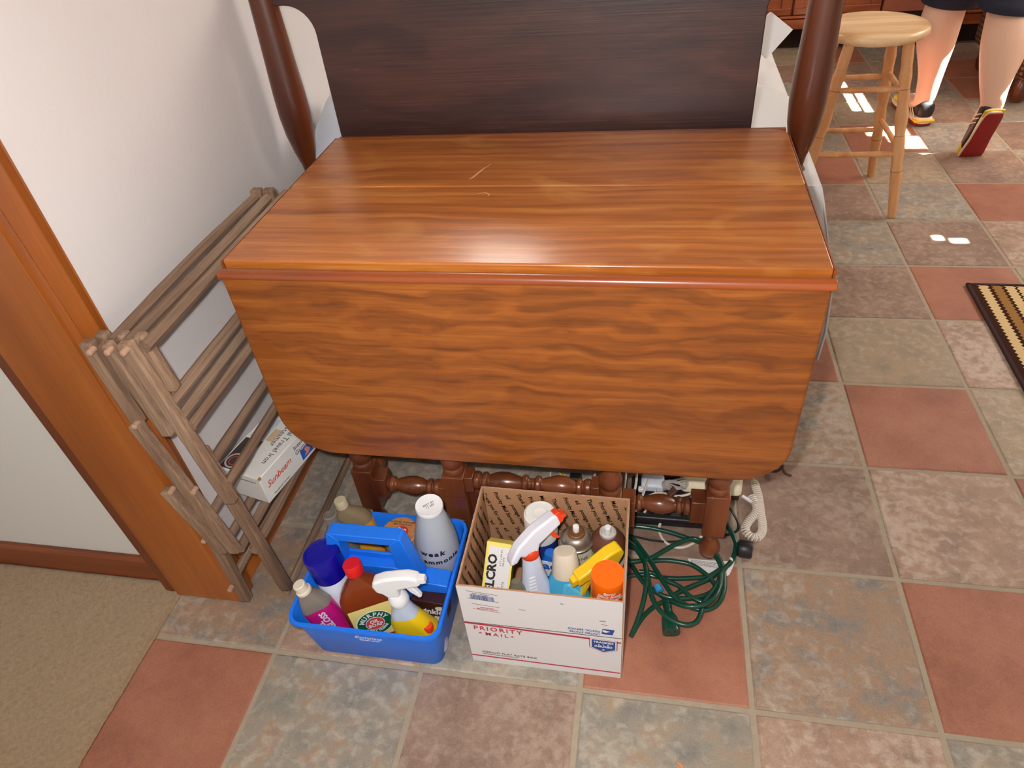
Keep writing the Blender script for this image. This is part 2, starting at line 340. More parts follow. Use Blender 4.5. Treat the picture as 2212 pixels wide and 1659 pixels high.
# back wall, and an unseen right wall added with openings shaped for the sun patches
st(MB().box(-.305, 3.75, 4.5, 4.55, 0, 2.5).build('wall_back', WALLM, smooth=0))
def right_wall_gobo():
    T = math.tan(math.radians(48)); xw = 3.7
    def h(x0, x1, y0, y1): return (y0 - .004, y1 + .004, (xw - x1)*T - .003, (xw - x0)*T + .010)       # opening that lights the floor patch x0..x1, y0..y1
    def hz(x, y0, y1, z0, z1): return (y0, y1, z0 + (xw - x)*T, z1 + (xw - x)*T + .007)
    holes = [h(1.628, 1.650, 2.93, 3.34), h(1.680, 1.700, 2.91, 3.25), h(1.63, 1.688, 2.62, 2.775), h(1.702, 1.752, 2.575, 2.76), h(1.766, 1.79, 2.62, 2.74), h(1.702, 1.752, 2.475, 2.558), h(1.766, 1.822, 2.475, 2.60), h(1.785, 1.81, 3.02, 3.06),
             h(1.654, 1.674, 1.695, 1.718), h(1.704, 1.744, 1.677, 1.698), hz(1.905, 2.70, 2.80, .14, .185), hz(1.905, 2.70, 2.79, .205, .26), hz(2.05, 2.34, 2.415, .19, .33)]
    ys = sorted({-2.0, 4.6, *[q[0] for q in holes], *[q[1] for q in holes]}); zs = sorted({0, 2.5, *[q[2] for q in holes], *[q[3] for q in holes]}); mb = MB()
    for a in range(len(ys) - 1):
        run = None
        for b in range(len(zs) - 1):
            cy, cz = (ys[a] + ys[a + 1])/2, (zs[b] + zs[b + 1])/2
            if any(q[0] < cy < q[1] and q[2] < cz < q[3] for q in holes):
                if run is not None: mb.box(xw, xw + .006, ys[a], ys[a + 1], run, zs[b]); run = None
            elif run is None: run = zs[b]
        if run is not None: mb.box(xw, xw + .006, ys[a], ys[a + 1], run, 2.5)
    st(mb.build('wall_right_gobo', WALLM, smooth=0))
right_wall_gobo()
st(MB().box(-1.9, 3.75, -2.0, 4.6, 2.5, 2.55).build('ceiling', mat('ceiling_paint', (225, 218, 208), .9), smooth=0))

# ---------------------------------------------------------------- drop-leaf table
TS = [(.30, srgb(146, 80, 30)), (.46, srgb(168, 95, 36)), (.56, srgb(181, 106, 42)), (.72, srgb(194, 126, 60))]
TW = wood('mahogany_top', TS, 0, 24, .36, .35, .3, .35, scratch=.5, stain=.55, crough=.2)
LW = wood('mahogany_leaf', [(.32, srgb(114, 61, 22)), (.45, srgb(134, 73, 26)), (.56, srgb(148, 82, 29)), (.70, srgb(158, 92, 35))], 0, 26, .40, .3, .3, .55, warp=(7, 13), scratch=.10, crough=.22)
EW = wood('mahogany_edge', [(.3, srgb(124, 56, 18)), (.6, srgb(156, 76, 26))], 0, 9, .3, .5, .2, .2)
DW = wood('dark_turned_wood', [(.3, srgb(84, 40, 20)), (.5, srgb(112, 58, 30)), (.7, srgb(134, 74, 40))], 2, 6, .32, .5, .15, .3, crough=.15)
tb = thing('drop_leaf_table', 'orange-brown mahogany drop-leaf table with its front leaf hanging down', 'table', (.49, .5, 0))
x0, x1 = .034, .944
def top_board(y0, y1, rc=0, front=False):
    P = [(x0, y0), (x1, y0)]
    if rc: P += [(x1 - rc + rc*math.cos(t), y1 - rc + rc*math.sin(t)) for t in [k*PI/12 for k in range(7)]]
    else: P += [(x1, y1)]
    P += [(x0, y1)]
    mb = MB(); mb.prism(P, .722, .741, lambda a, b, t: (a, b, t)); return mb
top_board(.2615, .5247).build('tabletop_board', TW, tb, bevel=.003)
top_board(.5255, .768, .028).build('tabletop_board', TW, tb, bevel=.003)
MARK = mat('pale_scratch', (214, 170, 120), .5)
def mark(pts, w):
    P = [Z(x, y, .7411) for x, y in pts]; L_ = []; R_ = []
    for i, p in enumerate(P):
        d = (P[min(i + 1, len(P) - 1)] - P[max(i - 1, 0)]).normalized(); n = Vector((-d.y, d.x, 0))*w[i]; L_.append(p + n); R_.append(p - n)
    q = L_ + R_[::-1]; n = len(q); q2 = [p + Vector((0, 0, .00025)) for p in q]
    MB().add(q + q2, [tuple(range(n)), tuple(range(2*n - 1, n - 1, -1))] + [(i, (i + 1) % n, n + (i + 1) % n, n + i) for i in range(n)]).build('scratch_mark', MARK, tb, smooth=0)
mark([(1014, 387), (1022, 383), (1040, 368), (1061, 354)], [.0005, .0022, .0018, .0003]); mark([(1030, 418), (1048, 416), (1057, 420), (1054, 424)], [.0004, .0010, .0009, .0003])
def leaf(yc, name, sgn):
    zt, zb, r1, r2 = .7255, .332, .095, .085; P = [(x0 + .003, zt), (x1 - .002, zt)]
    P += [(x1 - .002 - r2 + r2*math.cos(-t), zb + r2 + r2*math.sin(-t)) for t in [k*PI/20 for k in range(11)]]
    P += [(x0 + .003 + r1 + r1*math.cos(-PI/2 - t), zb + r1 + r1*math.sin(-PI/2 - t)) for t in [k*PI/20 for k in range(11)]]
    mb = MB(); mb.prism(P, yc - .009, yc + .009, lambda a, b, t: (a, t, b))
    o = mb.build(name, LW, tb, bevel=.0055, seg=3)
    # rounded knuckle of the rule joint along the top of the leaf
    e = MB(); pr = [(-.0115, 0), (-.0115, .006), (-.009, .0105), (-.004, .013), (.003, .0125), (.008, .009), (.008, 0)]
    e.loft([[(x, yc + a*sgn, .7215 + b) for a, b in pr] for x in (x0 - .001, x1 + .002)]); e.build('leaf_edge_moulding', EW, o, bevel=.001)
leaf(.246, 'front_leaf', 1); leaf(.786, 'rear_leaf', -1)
ee = MB()
for xe, s in ((x0, -1), (x1, 1)):
    pr = [(0, .7405), (s*.003, .7385), (s*.0045, .733), (s*.0025, .7265), (0, .7225)]
    yb = .768 - (.028 if s > 0 else 0)
    MB().loft([[(xe + a, y, z) for a, z in pr] for y in (.2615, yb)]).build('end_moulding', EW, tb)
# frame and turned legs
ap = MB(); ap.box(.10, .875, .312, .332, .60, .722); ap.box(.10, .875, .69, .71, .60, .722); ap.box(.10, .12, .312, .71, .60, .722); ap.box(.855, .875, .312, .71, .60, .722)
ap.build('apron', DW, tb, smooth=0, bevel=.002)
def turned_leg(x, y, blk0=.085, blk1=.205, foot=True, name='leg'):
    mb = MB(); h = .0225
    mb.box(x - h, x + h, y - h, y + h, blk0, blk1); mb.box(x - h, x + h, y - h, y + h, .60, .721)
    pr = [(.017, blk1 - .004), (.021, blk1 + .003), (.0215, blk1 + .010), (.019, blk1 + .015), (.0175, blk1 + .017), (.022, blk1 + .026), (.0235, blk1 + .037), (.021, blk1 + .050), (.0145, blk1 + .062), (.0135, blk1 + .09), (.016, .36), (.022, .42), (.0235, .46), (.018, .51), (.013, .53), (.020, .54), (.021, .55), (.014, .56), (.019, .575), (.021, .59), (.018, .602)]
    mb.lathe(pr, (x, y, 0), n=28)
    if foot: mb.lathe([(.014, .0005), (.019, .006), (.0215, .018), (.021, .03), (.017, .044), (.0115, .056), (.012, .066), (.017, .076), (.02, blk0 + .002)], (x, y, 0), n=28)
    return mb.build(name, DW, tb, bevel=.0015)
LX, RX, FY, RY = .122, .852, .328, .695
for x in (LX, RX):
    for y in (FY, RY): turned_leg(x, y)
turned_leg(.332, .303, .178, .236, False, 'gate_leg'); turned_leg(.645, .303, .165, .206, False, 'gate_post')
turned_leg(.645, .722, .178, .236, False, 'gate_leg'); turned_leg(.332, .722, .165, .206, False, 'gate_post')
vase = lambda a, b, r=.0185, flip=False: (lambda L: [(a + L*(1 - t if flip else t), r*q) for t, q in ((0, .55), (.03, .95), (.10, 1.0), (.15, .62), (.18, .95), (.235, .98), (.27, .62), (.36, .92), (.47, 1.12), (.6, 1.08), (.75, .8), (.83, .62), (.86, .92), (.92, .95), (.95, .6), (1, .6))])(b - a)
def hstretch(segs, blocks, y, z, name, hb=.0225):
    mb = MB()
    for a, b, fl in segs:
        p = vase(a, b, flip=fl); p = p[::-1] if fl else p
        mb.lathe([(r, h) for h, r in p], (0, y, z), (1, 0, 0), 24)
    for a, b, z0, z1 in blocks: mb.box(a, b, y - hb, y + hb, z0, z1)
    mb.build(name, DW, tb, bevel=.0015)
hstretch([(.165, .288, True), (.69, .805, True)], [(.142, .168, .125, .18), (.285, .695, .09, .168), (.803, .832, .12, .182)], FY, .15, 'stretcher', .019)
hstretch([(.165, .288, True), (.69, .805, True)], [(.142, .168, .125, .18), (.285, .695, .09, .168), (.803, .832, .12, .182)], RY, .15, 'stretcher', .019)
hstretch([(.37, .49, False), (.49, .61, True)], [(.352, .372, .19, .232), (.608, .625, .19, .23)], .303, .212, 'gate_stretcher', .016)
lf = MB(); lf.box(.309, .354, .284, .326, .10, .178); lf.lathe([(.012, .001), (.019, .01), (.021, .025), (.016, .045), (.014, .06), (.02, .08), (.022, .101)], (.332, .304, 0)); lf.build('gate_leg_foot', DW, tb, bevel=.0015)
for x in (LX, RX):
    mb = MB(); mb.lathe([(r, h) for h, r in vase(.36, .66)], (x, 0, .15), (0, 1, 0), 20); mb.box(x - .019, x + .019, .345, .362, .12, .18); mb.box(x - .019, x + .019, .655, .675, .12, .18); mb.build('end_stretcher', DW, tb, bevel=.0015)

# ---------------------------------------------------------------- bed with dark headboard
bd = thing('four_post_bed', 'bed with dark wooden headboard panel and turned posts behind the table', 'bed', (.45, 1.6, 0))
HW = wood('dark_headboard_wood', [(.3, srgb(44, 25, 23)), (.5, srgb(60, 34, 30)), (.7, srgb(78, 46, 38))], 0, 9, .42, .25, .35, .9, scratch=.08, crough=.3, bump=.15)
PW = wood('dark_post_wood', [(.3, srgb(72, 30, 12)), (.55, srgb(100, 46, 18)), (.75, srgb(124, 64, 28))], 2, 7, .35, .4, .15, .3, scratch=.3, crough=.15)
yp = .83
P = [(.885, .30), (.885, .93), (.877, .955), (.862, .98)]
P = [(.022, .30), (.022, .93)] + [(.022 - .055*(1 - math.cos(t)), .93 + .055*math.sin(t)) for t in [k*PI/16 for k in range(1, 9)]]
P += [(-.06, .985), (-.06, 1.03), (.1, 1.035), (.45, 1.045), (.8, 1.035), (.97, 1.03), (.97, .99)]
P += [(.886 + .05*(1 - math.cos(t)), .93 + .055*math.sin(t)) for t in [k*PI/16 for k in range(8, 0, -1)]] + [(.886, .93), (.886, .30)]
MB().prism(P, yp - .011, yp + .011).build('headboard_panel', HW, bd, bevel=.002)
def post(x, y, top=1.42):
    pr = [(.026, 0), (.027, .25), (.03, .30), (.03, .52), (.022, .53), (.025, .545), (.018, .56), (.013, .60), (.0125, .625), (.019, .634), (.0135, .642), (.016, .66), (.024, .69), (.0315, .73), (.0345, .77), (.034, .82), (.0315, .88), (.029, .95), (.026, 1.05), (.022, 1.2), (.026, 1.3), (.03, 1.34), (.012, 1.37), (.018, 1.39), (.004, top)]
    mb = MB(); mb.lathe(pr, (x, y, 0), n=32); mb.build('post', PW, bd)
post(-.078, yp); post(.985, yp); post(-.078, 2.75, 1.0); post(.985, 2.75, 1.0)
rb = MB(); rb.box(-.07, -.045, .86, 2.72, .30, .42); rb.box(.955, .98, .86, 2.72, .30, .42); rb.box(-.05, .96, 2.735, 2.76, .25, .45); rb.build('side_rail', HW, bd, smooth=0)
SHEET = mat('white_sheet', (226, 224, 224), .9, var=.03, bump=.25, bscale=18)
MB().loft([[(x, y, z) for x, y in rrect(1.04, 1.86, .06, 5, .455, 1.79)] for z in (.34, .56)]).build('mattress', SHEET, bd, bevel=.03, seg=3)
def quilt():
    mb = MB(); nx, ny = 70, 80; vs = []
    rnd = random.Random(5)
    for b in range(ny + 1):
        for a in range(nx + 1):
            y = .865 + 1.9*b/ny; s = a/nx*1.50                      # s: arc from wall side over the top and down the right side
            if s < 1.13: x = -.075 + s; z = .575 + .012*math.sin(x*19 + y*5) + .01*math.sin(y*23 - x*9)
            else:
                t = (s - 1.13)/.37; z = .58 - .46*t
                x = 1.052 + np.interp(-z, [-.58, -.41, -.31, -.2, -.12], [0, .049, .072, .080, .076]) + .012*math.sin(y*17 + t*2)*t*min(1, (y - .865)/.2)
                y -= .012*t
            z += .05*math.exp(-((x - .0)**2/.02 + (y - 1.0)**2/.03))
            vs.append((x, y, z))
    mb.add(vs, [(b*(nx + 1) + a, b*(nx + 1) + a + 1, (b + 1)*(nx + 1) + a + 1, (b + 1)*(nx + 1) + a) for b in range(ny) for a in range(nx)])
    g = []
    for b in range(21):
        t = b/20; z = .58 - .46*t; xe = 1.052 + np.interp(-z, [-.58, -.41, -.31, -.2, -.12], [0, .049, .072, .080, .076])
        for a in range(9): u = a/8; g.append((.93 + (xe - .93)*u, .866 + .012*math.sin(u*9 + t*3)*(1 - u)*t, z + .30*(1 - u)*t))
    mb.add(g, [(b*9 + a, b*9 + a + 1, (b + 1)*9 + a + 1, (b + 1)*9 + a) for b in range(20) for a in range(8)])
    o = mb.build('bed_sheet', SHEET, None, smooth=80, solid=.004)
    tag(o, 'white sheet covering the bed and hanging down its right side', 'sheet')
quilt()
def pillow(c, sx, sy, sz, rot, m, lab, name='pillow'):
    mb = MB(); n = 14; vs = []; 
    for side in (1, -1):
        for b in range(n + 1):
            for a in range(n + 1):
                u = a/n*2 - 1; v = b/n*2 - 1; h = (max(0, (1 - u**4)*(1 - v**4)))**.6
                vs.append((u*sx/2*(1 - .08*v*v), v*sy/2*(1 - .08*u*u), side*h*sz/2 + .006*math.sin(u*7 + v*4)*h))
    N = (n + 1)**2; fs = []
    for s in range(2):
        for b in range(n):
            for a in range(n):
                q = (s*N + b*(n + 1) + a, s*N + b*(n + 1) + a + 1, s*N + (b + 1)*(n + 1) + a + 1, s*N + (b + 1)*(n + 1) + a); fs.append(q if s == 0 else q[::-1])
    mb.add(vs, fs); bm = mb.tr(Matrix.Translation(c) @ Euler(rot).to_matrix().to_4x4())
    o = bm.build(name, m, None, smooth=80); tag(o, lab, 'pillow'); w = o.modifiers.new('weld', 'WELD'); w.merge_threshold = .0008; return o
BLUEW = mat('pale_blue_cotton', (206, 214, 226), .9, var=.03, bump=.3, bscale=14)
pillow((.16, .99, .675), .56, .28, .17, (.35, 0, .05), BLUEW, 'pale blue-white pillow behind the left end of the headboard')
pillow((.79, 1.10, .625), .48, .36, .12, (.2, .10, -.2), SHEET, 'pale pillow behind the right end of the headboard')
# stiff white card lying on the pillow at the right end
def card():
    a, b, c = Y(1664, 26, 1.25), Y(1711, 64, 1.30), Y(1655, 126, 1.22); d = a + (c - b)*.9
    n = (b - a).cross(c - a).normalized()*.0025
    mb = MB(); q = [a, b, c, d]; mb.add([p - n for p in q] + [p + n for p in q], [(0, 1, 2, 3), (7, 6, 5, 4), (0, 4, 5, 1), (1, 5, 6, 2), (2, 6, 7, 3), (3, 7, 4, 0)])
    tag(mb.build('white_card', mat('white_card', (236, 236, 240), .7), None, smooth=0), 'stiff white square sheet poking out right of the headboard', 'card')
card()

# ---------------------------------------------------------------- folded drying rack leaning in the corner
RW = wood('weathered_rack_wood', [(.3, srgb(96, 72, 56)), (.5, srgb(134, 106, 84)), (.7, srgb(162, 134, 110))], 2, 7, .8, 0, .5, .6, bump=.6)
RWY = wood('weathered_rung_wood', [(.3, srgb(92, 72, 56)), (.5, srgb(134, 108, 88)), (.7, srgb(166, 142, 118))], 1, 7, .8, 0, .5, .6, bump=.6)
PEG = mat('rung_end_wood', (176, 140, 116), .8)
rk = thing('drying_rack', 'old grey-brown wooden folding drying rack leaning beside the door jamb', 'drying rack', (-.07, .33, 0))
def upright(pa, pb, y, w=.021, d=.019, back=.0):
    a, b = Y(*pa, .085), Y(*pb, .085)
    a = Vector((a.x, y + back, a.z)); b = Vector((b.x, y + back, b.z))
    dd = (b - a).normalized(); mb = MB(); mb.obox(a, b, w, d, up=(0, 1, 0)); mb.build('upright', RW, rk, bevel=.004, seg=2)
F = {'a': ((187, 737), (302, 912)), 'b': ((228, 738), (369, 935)), 'c': ((266, 741), (500, 1085)), 'd': ((300, 905), (516, 1180)),
     'e': ((366, 1046), (492, 1180)), 'f': ((420, 985), (611, 1286)), 'g': ((432, 1120), (531, 1297))}
upright(*F['a'], .085); upright(*F['b'], .083); upright(*F['c'], .088, .023); upright(*F['d'], .075, .023); upright(*F['e'], .074, .022)
upright(*F['f'], .104, .024); upright(*F['g'], .090, .023)
for k, dx in (('a', .010), ('b', .011), ('c', .012)):          # second layer of the folded frame just behind
    a, b = Y(*F[k][0], .085), Y(*F[k][1], .085); t = {'a': .6, 'b': .5, 'c': .3}[k]
    b = a + (b - a)*t
    MB().obox((a.x + dx, .106, a.z + .001), (b.x + dx, .106, b.z), .021, .018, up=(0, 1, 0)).build('upright', RW, rk, bevel=.004)
# rear frame
yr = .575
for x, z0, z1, x1_ in ((-.068, .716, .40, -.075), (-.042, .716, .30, -.03), (-.018, .70, .02, .02), (-.072, .41, .06, -.03), (-.09, .33, .01, -.1)):
    MB().obox((x, yr, z1), (x + (x1_ - x)*0, yr, z0), .022, .019, up=(0, 1, 0)).build('upright', RW, rk, bevel=.004)
def rung(x, z, r=.0085, bow=0, y0=.092, y1=.585, dx=0):
    n = 9; rnd = random.Random(int(x*9999 + z*999))
    pts = [(x + dx*k/(n - 1) + bow*math.sin(PI*k/(n - 1))*.3, y0 + (y1 - y0)*k/(n - 1), z + bow*math.sin(PI*k/(n - 1))) for k in range(n)]
    MB().tube(pts, [r*(1 + rnd.uniform(-.07, .07)) for _ in range(n)], 8).build('rung', RWY, rk)
rung(-.069, .702, .0085, .006); rung(-.043, .702, .009, -.004); rung(-.020, .694, .0095, 0, y1=.60)
rung(-.026, .585, .0105); rung(-.024, .553, .009, .003); rung(-.012, .535, .0095)
rung(-.022, .436, .009); rung(-.001, .397, .009, .002)
rung(-.075, .30, .0085); rung(-.050, .2025, .0095); rung(-.02, .2025, .0095); rung(-.086, .2015, .0095); rung(-.09, .115, .009); rung(-.022, .022, .009, y0=.115)
for px in ((295, 916), (421, 1058), (372, 1058), (443, 1165), (499, 1270), (199, 757), (237, 757), (271, 758)):
    p = Y(*px, .073); MB().lathe([(.0048, 0), (.0048, .012), (.003, .0135)], (p.x, .078, p.z), (0, -1, 0), 12).build('peg', PEG, rk)

# travel-iron box on the lower rungs
a13 = math.radians(-13)
ib = thing('iron_box', 'worn white travel iron carton lying on the lower rungs of the rack', 'box', (-.086, .212, .2125), (0, 0, a13))
CARD = mat('carton_white', (232, 230, 224), .7, var=.04, vscale=20, bump=.05)
IW, IL, IH = .108, .33, .071                # local: x width, y length
mb = MB(); mb.box(-IW/2, IW/2, 0, IL, 0, IH); mb.build('carton', CARD, ib, world=False, bevel=.0015)
mb = MB(); mb.box(-IW/2 + .001, IW/2 - .0005, .0012, IL - .002, IH + .0002, IH + .0014); mb.build('lid_flap', CARD, ib, world=False, bevel=.0005)
MB().box(IW/2 - .003, IW/2 + .0008, .0, .006, IH - .004, IH + .0016).build('torn_corner', mat('torn_card', (176, 132, 84), .9), ib, world=False)
BLK = mat('black_print', (40, 36, 38), .6); REDP = mat('red_orange_print', (214, 76, 44), .5)
GRYP = mat('grey_print', (96, 84, 84), .6)
def put(mb, M, name, m, parent, world=False): return mb.tr(M).build(name, m, parent, world=world, smooth=0)
ztop = IH + .0016
def topm(x, y): return frame_mat((x, y, ztop), (0, -1, 0), (1, 0, 0))     # reads towards the viewer
t = text_mb('International Travel Iron\nGarment Steamer', .0175, line=.95); put(t, frame_mat((.030, .212, ztop), (0, -1, 0), (1, 0, 0)), 'lettering', GRYP, ib)
sx = IW/2 + .0004
put(text_mb('Sunbeam', .021, shear=.35, bold=.0002), frame_mat((sx, .012, .033), (0, 1, 0), (0, 0, 1)), 'red_lettering', REDP, ib)
put(text_mb('International\nGarment Steamer', .0155, line=.9), frame_mat((sx, .105, .048), (0, 1, 0), (0, 0, 1)), 'lettering', GRYP, ib)
put(text_mb('Household Current', .0062), frame_mat((sx, .02, .007), (0, 1, 0), (0, 0, 1)), 'lettering', GRYP, ib)
put(text_mb('Model Garment Care', .007), frame_mat((-.02, -.0004, .055), (1, 0, 0), (0, 0, 1)), 'lettering', GRYP, ib)
BLU = mat('blue_print', (44, 96, 190), .5); PUR = mat('purple_print', (70, 48, 120), .5); SKP = mat('skin_print', (222, 140, 110), .6)
for y, m_ in ((.118, BLU), (.235, PUR)):
    MB().box(sx - .0002, sx + .0004, y, y + .036, .008, .034).build('picture_panel', m_, ib, world=False, smooth=0)
    MB().prism([(y + .008, .014), (y + .022, .012), (y + .03, .02), (y + .02, .031), (y + .012, .029), (y + .016, .02)], sx + .0004, sx + .0007, lambda a, b, t: (t, a, b)).build('picture_hand', SKP, ib, world=False, smooth=0)
MB().box(-.050, -.006, .004, .090, ztop, ztop + .0003).build('photo_panel', mat('dark_photo_print', (62, 48, 46), .45, var=.5, vscale=40), ib, world=False, smooth=0)
MB().box(-.046, -.008, .095, .155, ztop, ztop + .0003).build('photo_panel', mat('pale_photo_print', (206, 208, 222), .5), ib, world=False, smooth=0)
def ring_mb(c, r0, r1, z0, z1, n=28): 
    mb = MB(); mb.loft([[(c[0] + r*math.cos(2*PI*j/n), c[1] + r*math.sin(2*PI*j/n), z) for j in range(n)] for r, z in ((r0, z0), (r0, z1), (r1, z1), (r1, z0))], closed=True); return mb
ring_mb((-.028, .026), .0165, .020, ztop + .0002, ztop + .0006).build('dial_print', mat('pale_grey_print', (190, 188, 190), .5), ib, world=False, smooth=0)
ring_mb((-.028, .026), .0105, .012, ztop + .0002, ztop + .0006).build('dial_print', REDP, ib, world=False, smooth=0)
MB().box(-.004, .014, .095, .130, ztop, ztop + .0003).build('tape_stain', mat('tan_stain', (206, 182, 146), .8), ib, world=False, smooth=0)
MB().box(-.03, -.0285, .105, .150, ztop + .0002, ztop + .0006).build('photo_line', BLK, ib, world=False, smooth=0)

# ---------------------------------------------------------------- blue cleaning caddy
BP = mat('blue_plastic', (30, 122, 244), .32, var=.04, vscale=12, bump=.04, bscale=180)
cd = thing('cleaning_caddy', 'bright blue plastic cleaning caddy with raised centre handle', 'caddy', (.208, .132, 0))
def tub():
    mb = MB(); rings = []
    for x0_, x1_, y0_, y1_, r, z in ((.092, .341, .014, .250, .018, .0005), (.088, .345, .010, .254, .02, .006), (.069, .351, .001, .262, .024, .110),
         (.061, .356, -.004, .268, .027, .112), (.058, .359, -.0065, .271, .029, .118), (.060, .357, -.0045, .269, .028, .1235), (.066, .352, .001, .263, .024, .1235), (.071, .348, .005, .258, .021, .116),
         (.091, .342, .013, .251, .018, .010), (.097, .338, .018, .246, .015, .005)):
        rings.append([(x, y, z) for x, y in rrect(x1_ - x0_, y1_ - y0_, r, 6, (x0_ + x1_)/2, (y0_ + y1_)/2)])
    mb.loft(rings); return mb
tub().build('tub', BP, cd, smooth=50)
def handle():
    mb = MB(); ya, yb = .115, .149
    # low divider, shoulders and the arch with its grip
    ya, yb, zt = .113, .141, .249
    mb.prism([(.094, .006), (.340, .006), (.346, .118), (.073, .118)], .124, .133)
    mb.prism([(.285, .1), (.349, .1), (.349, .124), (.300, .130)], .106, .143)
    mb.prism([(.112, .1), (.074, .1), (.072, .124), (.100, .130)], .106, .143)
    mb.prism([(.100, .08), (.303, .08), (.300, .135), (.106, .135)], ya, yb)
    ob = [(.106, .133), (.300, .133), (.277, zt - .003), (.271, zt), (.137, zt), (.131, zt - .003)]; hb = [(.150, .158), (.252, .158), (.2505, .229), (.1515, .229)]
    mb.prism([ob[0], hb[0], hb[3], ob[4], ob[5]], ya, yb); mb.prism([ob[1], ob[2], ob[3], hb[2], hb[1]], ya, yb)
    mb.prism([hb[3], hb[2], ob[3], ob[4]], ya, yb); mb.prism([ob[0], ob[1], hb[1], hb[0]], ya, yb)
    mb.prism([(.148, .15), (.256, .15), (.256, .172), (.148, .172)], .134, yb - .0003)
    return mb
handle().build('handle', BP, cd, bevel=.0016, smooth=30)
WHP = mat('white_print', (236, 236, 236), .5)
fm = lambda x, z: frame_mat((x, .0015 + .0085*(1 - z/.115) - .0006, z), (1, 0, 0), (0, -.085, 1))
put(text_mb('Complete', .0135, shear=.4), fm(.188, .086), 'lettering', WHP, cd, True); put(text_mb('HOUSEWARE KIT', .0052), fm(.197, .078), 'lettering', WHP, cd, True)

# ---------------------------------------------------------------- bottles and cans
from mathutils import Quaternion
def tilted(name, label, cat, base, top, ang=0, group=None):
    base, top = Vector(base), Vector(top); d = (top - base).normalized()
    q = Vector((0, 0, 1)).rotation_difference(d) @ Quaternion((0, 0, 1), ang)
    return thing(name, label, cat, base, q.to_euler(), group)
def sect(w, d, z, r=.45, n=5, cx=0, cy=0): return [(x, y, z) for x, y in rrect(w, d, min(w, d)*r, n, cx, cy)]
def lmb(prof, n=28, c=(0, 0, 0), **k): return MB().lathe(prof, c, n=n, **k)
WPL = mat('white_plastic', (240, 240, 242), .3, sss=0); CREAM = mat('cream_plastic', (226, 216, 196), .45)
MAG = mat('magenta_label', (206, 26, 128), .35, var=.1, vscale=60)
CLR = mat('clear_plastic', (238, 232, 222), .08, trans=.88, ior=1.25, var=.02); SMK = mat('smoky_plastic', (168, 158, 146), .12, trans=.45, ior=1.3, coat=.4)
# pink-label bottle
b1 = tilted('polish_bottle', 'clear bottle with magenta label and white cap, leaning over the caddy\'s left rim', 'bottle', (.134, .044, .008), (.086, .040, .205), .45)
MB().loft([sect(.060, .036, z, .4) if z < .12 else sect(.060 - (z - .12)*.75, .036 - (z - .12)*.22, z, .4) for z in (.0, .004, .12, .135, .152)] + [sect(.024, .022, .164), sect(.022, .021, .168)]).build('body', SMK, b1, world=False)
MB().loft([sect(.0606, .0366, z, .4) for z in (.008, .118)], False, False).build('label', MAG, b1, world=False)
lmb([(.0145, .163), (.0145, .168), (.0118, .170), (.0118, .184), (.0105, .1855)]).build('cap', CREAM, b1, world=False)
put(text_mb('GEL\nGLOSS', .0175, bold=.0006, line=.85), frame_mat((-.004, -.0187, .058), (0, 0, 1), (-1, 0, 0)), 'lettering', WHP, b1)
# aerosol with dark blue cap
b2 = tilted('aerosol_can', 'white aerosol can with a big dark blue cap, left of the red-capped bottle', 'can', (.142, .086, .006), (.118, .095, .225), .5)
lmb([(.0305, 0), (.0315, .002), (.0315, .148), (.029, .153)]).build('body', mat('white_blue_can', (214, 222, 238), .3, var=.05), b2, world=False)
lmb([(.0328, .150), (.034, .154), (.0348, .205), (.0335, .211), (.029, .2125), (.028, .2105), (.002, .2095)], 36).build('cap', mat('dark_blue_cap', (16, 12, 150), .18), b2, world=False)
DBL = mat('navy_print', (34, 66, 140), .5)
put(wrap(text_mb('FABRIC', .016, bold=.0004, shear=.3), .0316), Matrix.Translation((0, 0, .105)), 'lettering', DBL, b2); put(wrap(text_mb('STARCH', .019, bold=.0004), .0316), Matrix.Translation((0, 0, .085)), 'lettering', DBL, b2)
# Murphy bottle
b3 = tilted('soap_bottle', 'large amber oil soap bottle with red cap in the caddy', 'bottle', (.215, .056, .006), (.1835, .082, .215), .42)
AMB = mat('amber_liquid', (150, 62, 12), .12, trans=.35, ior=1.2, var=.2, coat=.5)
MB().loft([sect(.096, .044, 0, .28), sect(.100, .047, .004, .28), sect(.100, .047, .112, .28), sect(.098, .046, .130, .32), sect(.080, .043, .148, .45), sect(.055, .036, .164, .5), sect(.033, .030, .175, .5), sect(.026, .026, .181, .5), sect(.026, .026, .188, .5)]).build('body', AMB, b3, world=False)
lmb([(.0165, .184), (.0172, .186), (.0172, .206), (.0158, .2085)], 32).build('cap', mat('red_cap', (222, 30, 26), .35), b3, world=False)
YLB = mat('yellow_label', (232, 214, 130), .45); GRN = mat('green_label', (18, 92, 62), .4); CRD = mat('coral_label', (218, 74, 64), .45)
ly = -.0237
mb = MB(); mb.box(-.040, .040, ly - .0003, ly + .0005, .012, .112); mb.build('label', YLB, b3, world=False, smooth=0)
def disc(cx, cz, rx, rz, y, name, m_, par, n=32): MB().prism([(cx + rx*math.cos(2*PI*k/n), cz + rz*math.sin(2*PI*k/n)) for k in range(n)], y - .0003, y, ).build(name, m_, par, world=False, smooth=0)
disc(0, .068, .0355, .0315, ly - .0003, 'label_oval', WHP, b3); disc(0, .068, .034, .030, ly - .0006, 'label_oval', GRN, b3); disc(0, .067, .0185, .0165, ly - .0009, 'label_oval', WHP, b3); disc(0, .067, .0172, .0152, ly - .0012, 'label_oval', CRD, b3)
